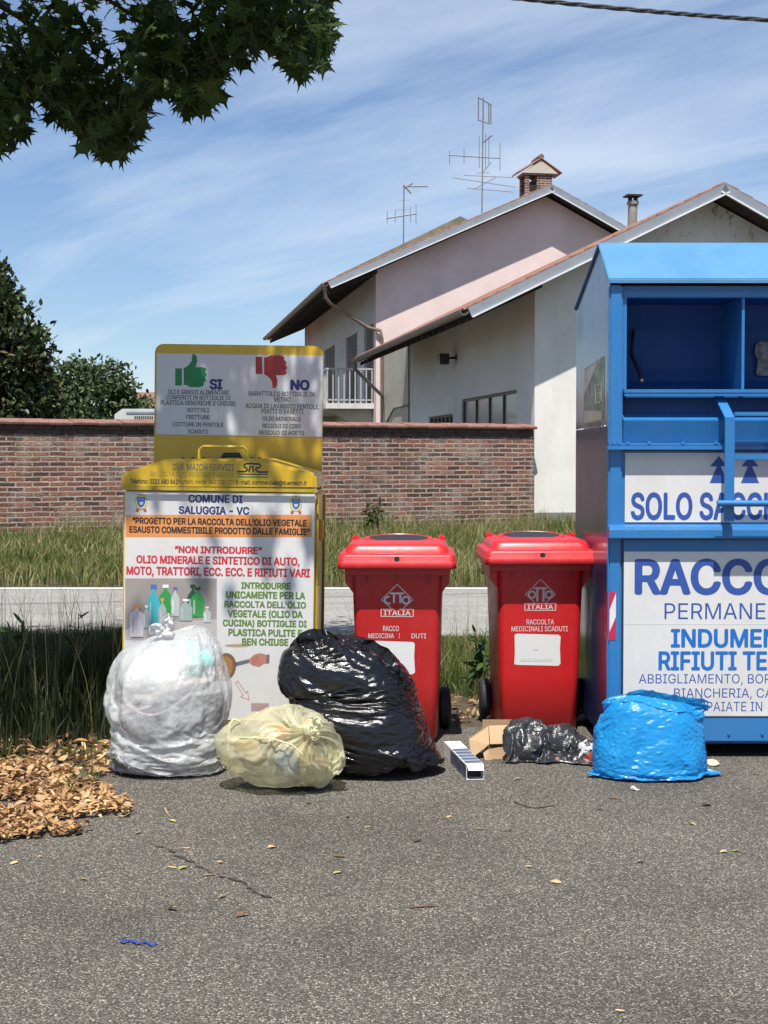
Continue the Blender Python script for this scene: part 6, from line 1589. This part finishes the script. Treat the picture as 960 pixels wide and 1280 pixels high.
twig('short straight reddish twig on the asphalt left of centre', [(512, 1136), (524, 1135), (536, 1134), (549, 1134)], .003, surf('red_twig', (.13, .06, .045), .3, 20, .8))
twig('long thin curved twig on the asphalt below the dark plastic sack', [(643, 1003), (655, 1008), (668, 1011), (684, 1009), (694, 1008)], .0022)
twig('thin pale stalk on the asphalt beside the tan leaves at left', [(206, 1011), (208, 1016), (213, 1022)], .0025, M_l1)
b = MB(); P = []
for i in range(25):
    t = i / 24; q = gnd(150 + 47 * t, 1178 + 4.5 * t + 1.6 * math.sin(t * 17)); P.append(q + Vector((0, 0, .003 + .004 * abs(math.sin(t * 11)))))
for i in range(24):
    wv = [.0045 * (.5 + abs(math.sin((i + k) * .9))) for k in (0, 1)]
    b.poly([P[i] + Vector((0, -wv[0], 0)), P[i + 1] + Vector((0, -wv[1], 0)), P[i + 1] + Vector((0, wv[1], .002)), P[i] + Vector((0, wv[0], .002))])
tag(b.build('plastic_strip', surf('blue_strip', (.02, .05, .28), .2, 30, .4), fix=False), 'thin crinkled dark blue plastic strip lying on the asphalt at lower left', 'litter')

# ------------------------------------------------------------------ weeds one can tell apart
M_weed = blade_mat('weed_leaf', [(0, (.02, .045, .012)), (.6, (.04, .075, .02)), (1, (.07, .11, .03))], .2)
LANCE = [(0, .5, 0), (0, 0, 0), (.09, .2, .01), (.12, .5, .01), (.07, .8, -.02), (0, 1.0, -.06), (-.07, .8, -.02), (-.12, .5, .01), (-.09, .2, .01)]
def weed(label, px, Y, h, ns, ln, sp=.08):
    X = at(px, 700, Y).x; t = thing('weed', label, 'weed', (X, Y, 0)); b = MB(); Cs = []; Sz = []
    for k in range(ns):
        a = random.uniform(0, 6.28); dx, dy = math.cos(a) * sp * random.random(), math.sin(a) * sp * random.random(); hh = h * random.uniform(.75, 1.0)
        b.tube([(dx * .4, dy * .4, 0), (dx, dy, hh * .6), (dx * 1.6, dy * 1.6, hh)], [.006, .005, .002], 5)
        for i in range(16):
            q = .25 + .75 * i / 15; Cs.append((dx * (.4 + 1.2 * q), dy * (.4 + 1.2 * q), hh * q)); Sz.append(ln * random.uniform(.6, 1.15) * (1.15 - .5 * q))
    b.build('stem', M_weed, t); Cs = np.array(Cs)
    V, Fc, H = leaf_cloud(Cs, None, np.array(Sz), LANCE, RNG.uniform(0, 1, len(Cs)), .75); link_mesh('foliage', np_mesh('foliage', V, Fc, False, {'hue': H}), M_weed, t)
weed('dark leafy weed rising above the tall grass near the left edge', 17, 7.4, .56, 3, .13)
weed('smaller dark weed in the tall grass just left of the yellow container', 97, 7.6, .52, 2, .10)
weed('upright leafy weed in the grass between the two red bins', 601, 8.2, .36, 3, .14)
weed('low leafy weed beside the right edge of the yellow container', 416, 8.0, .30, 3, .11)
weed('bushy green weed at the foot of the brick wall above the left bin', 468, 24.6, .62, 7, .20, .25)
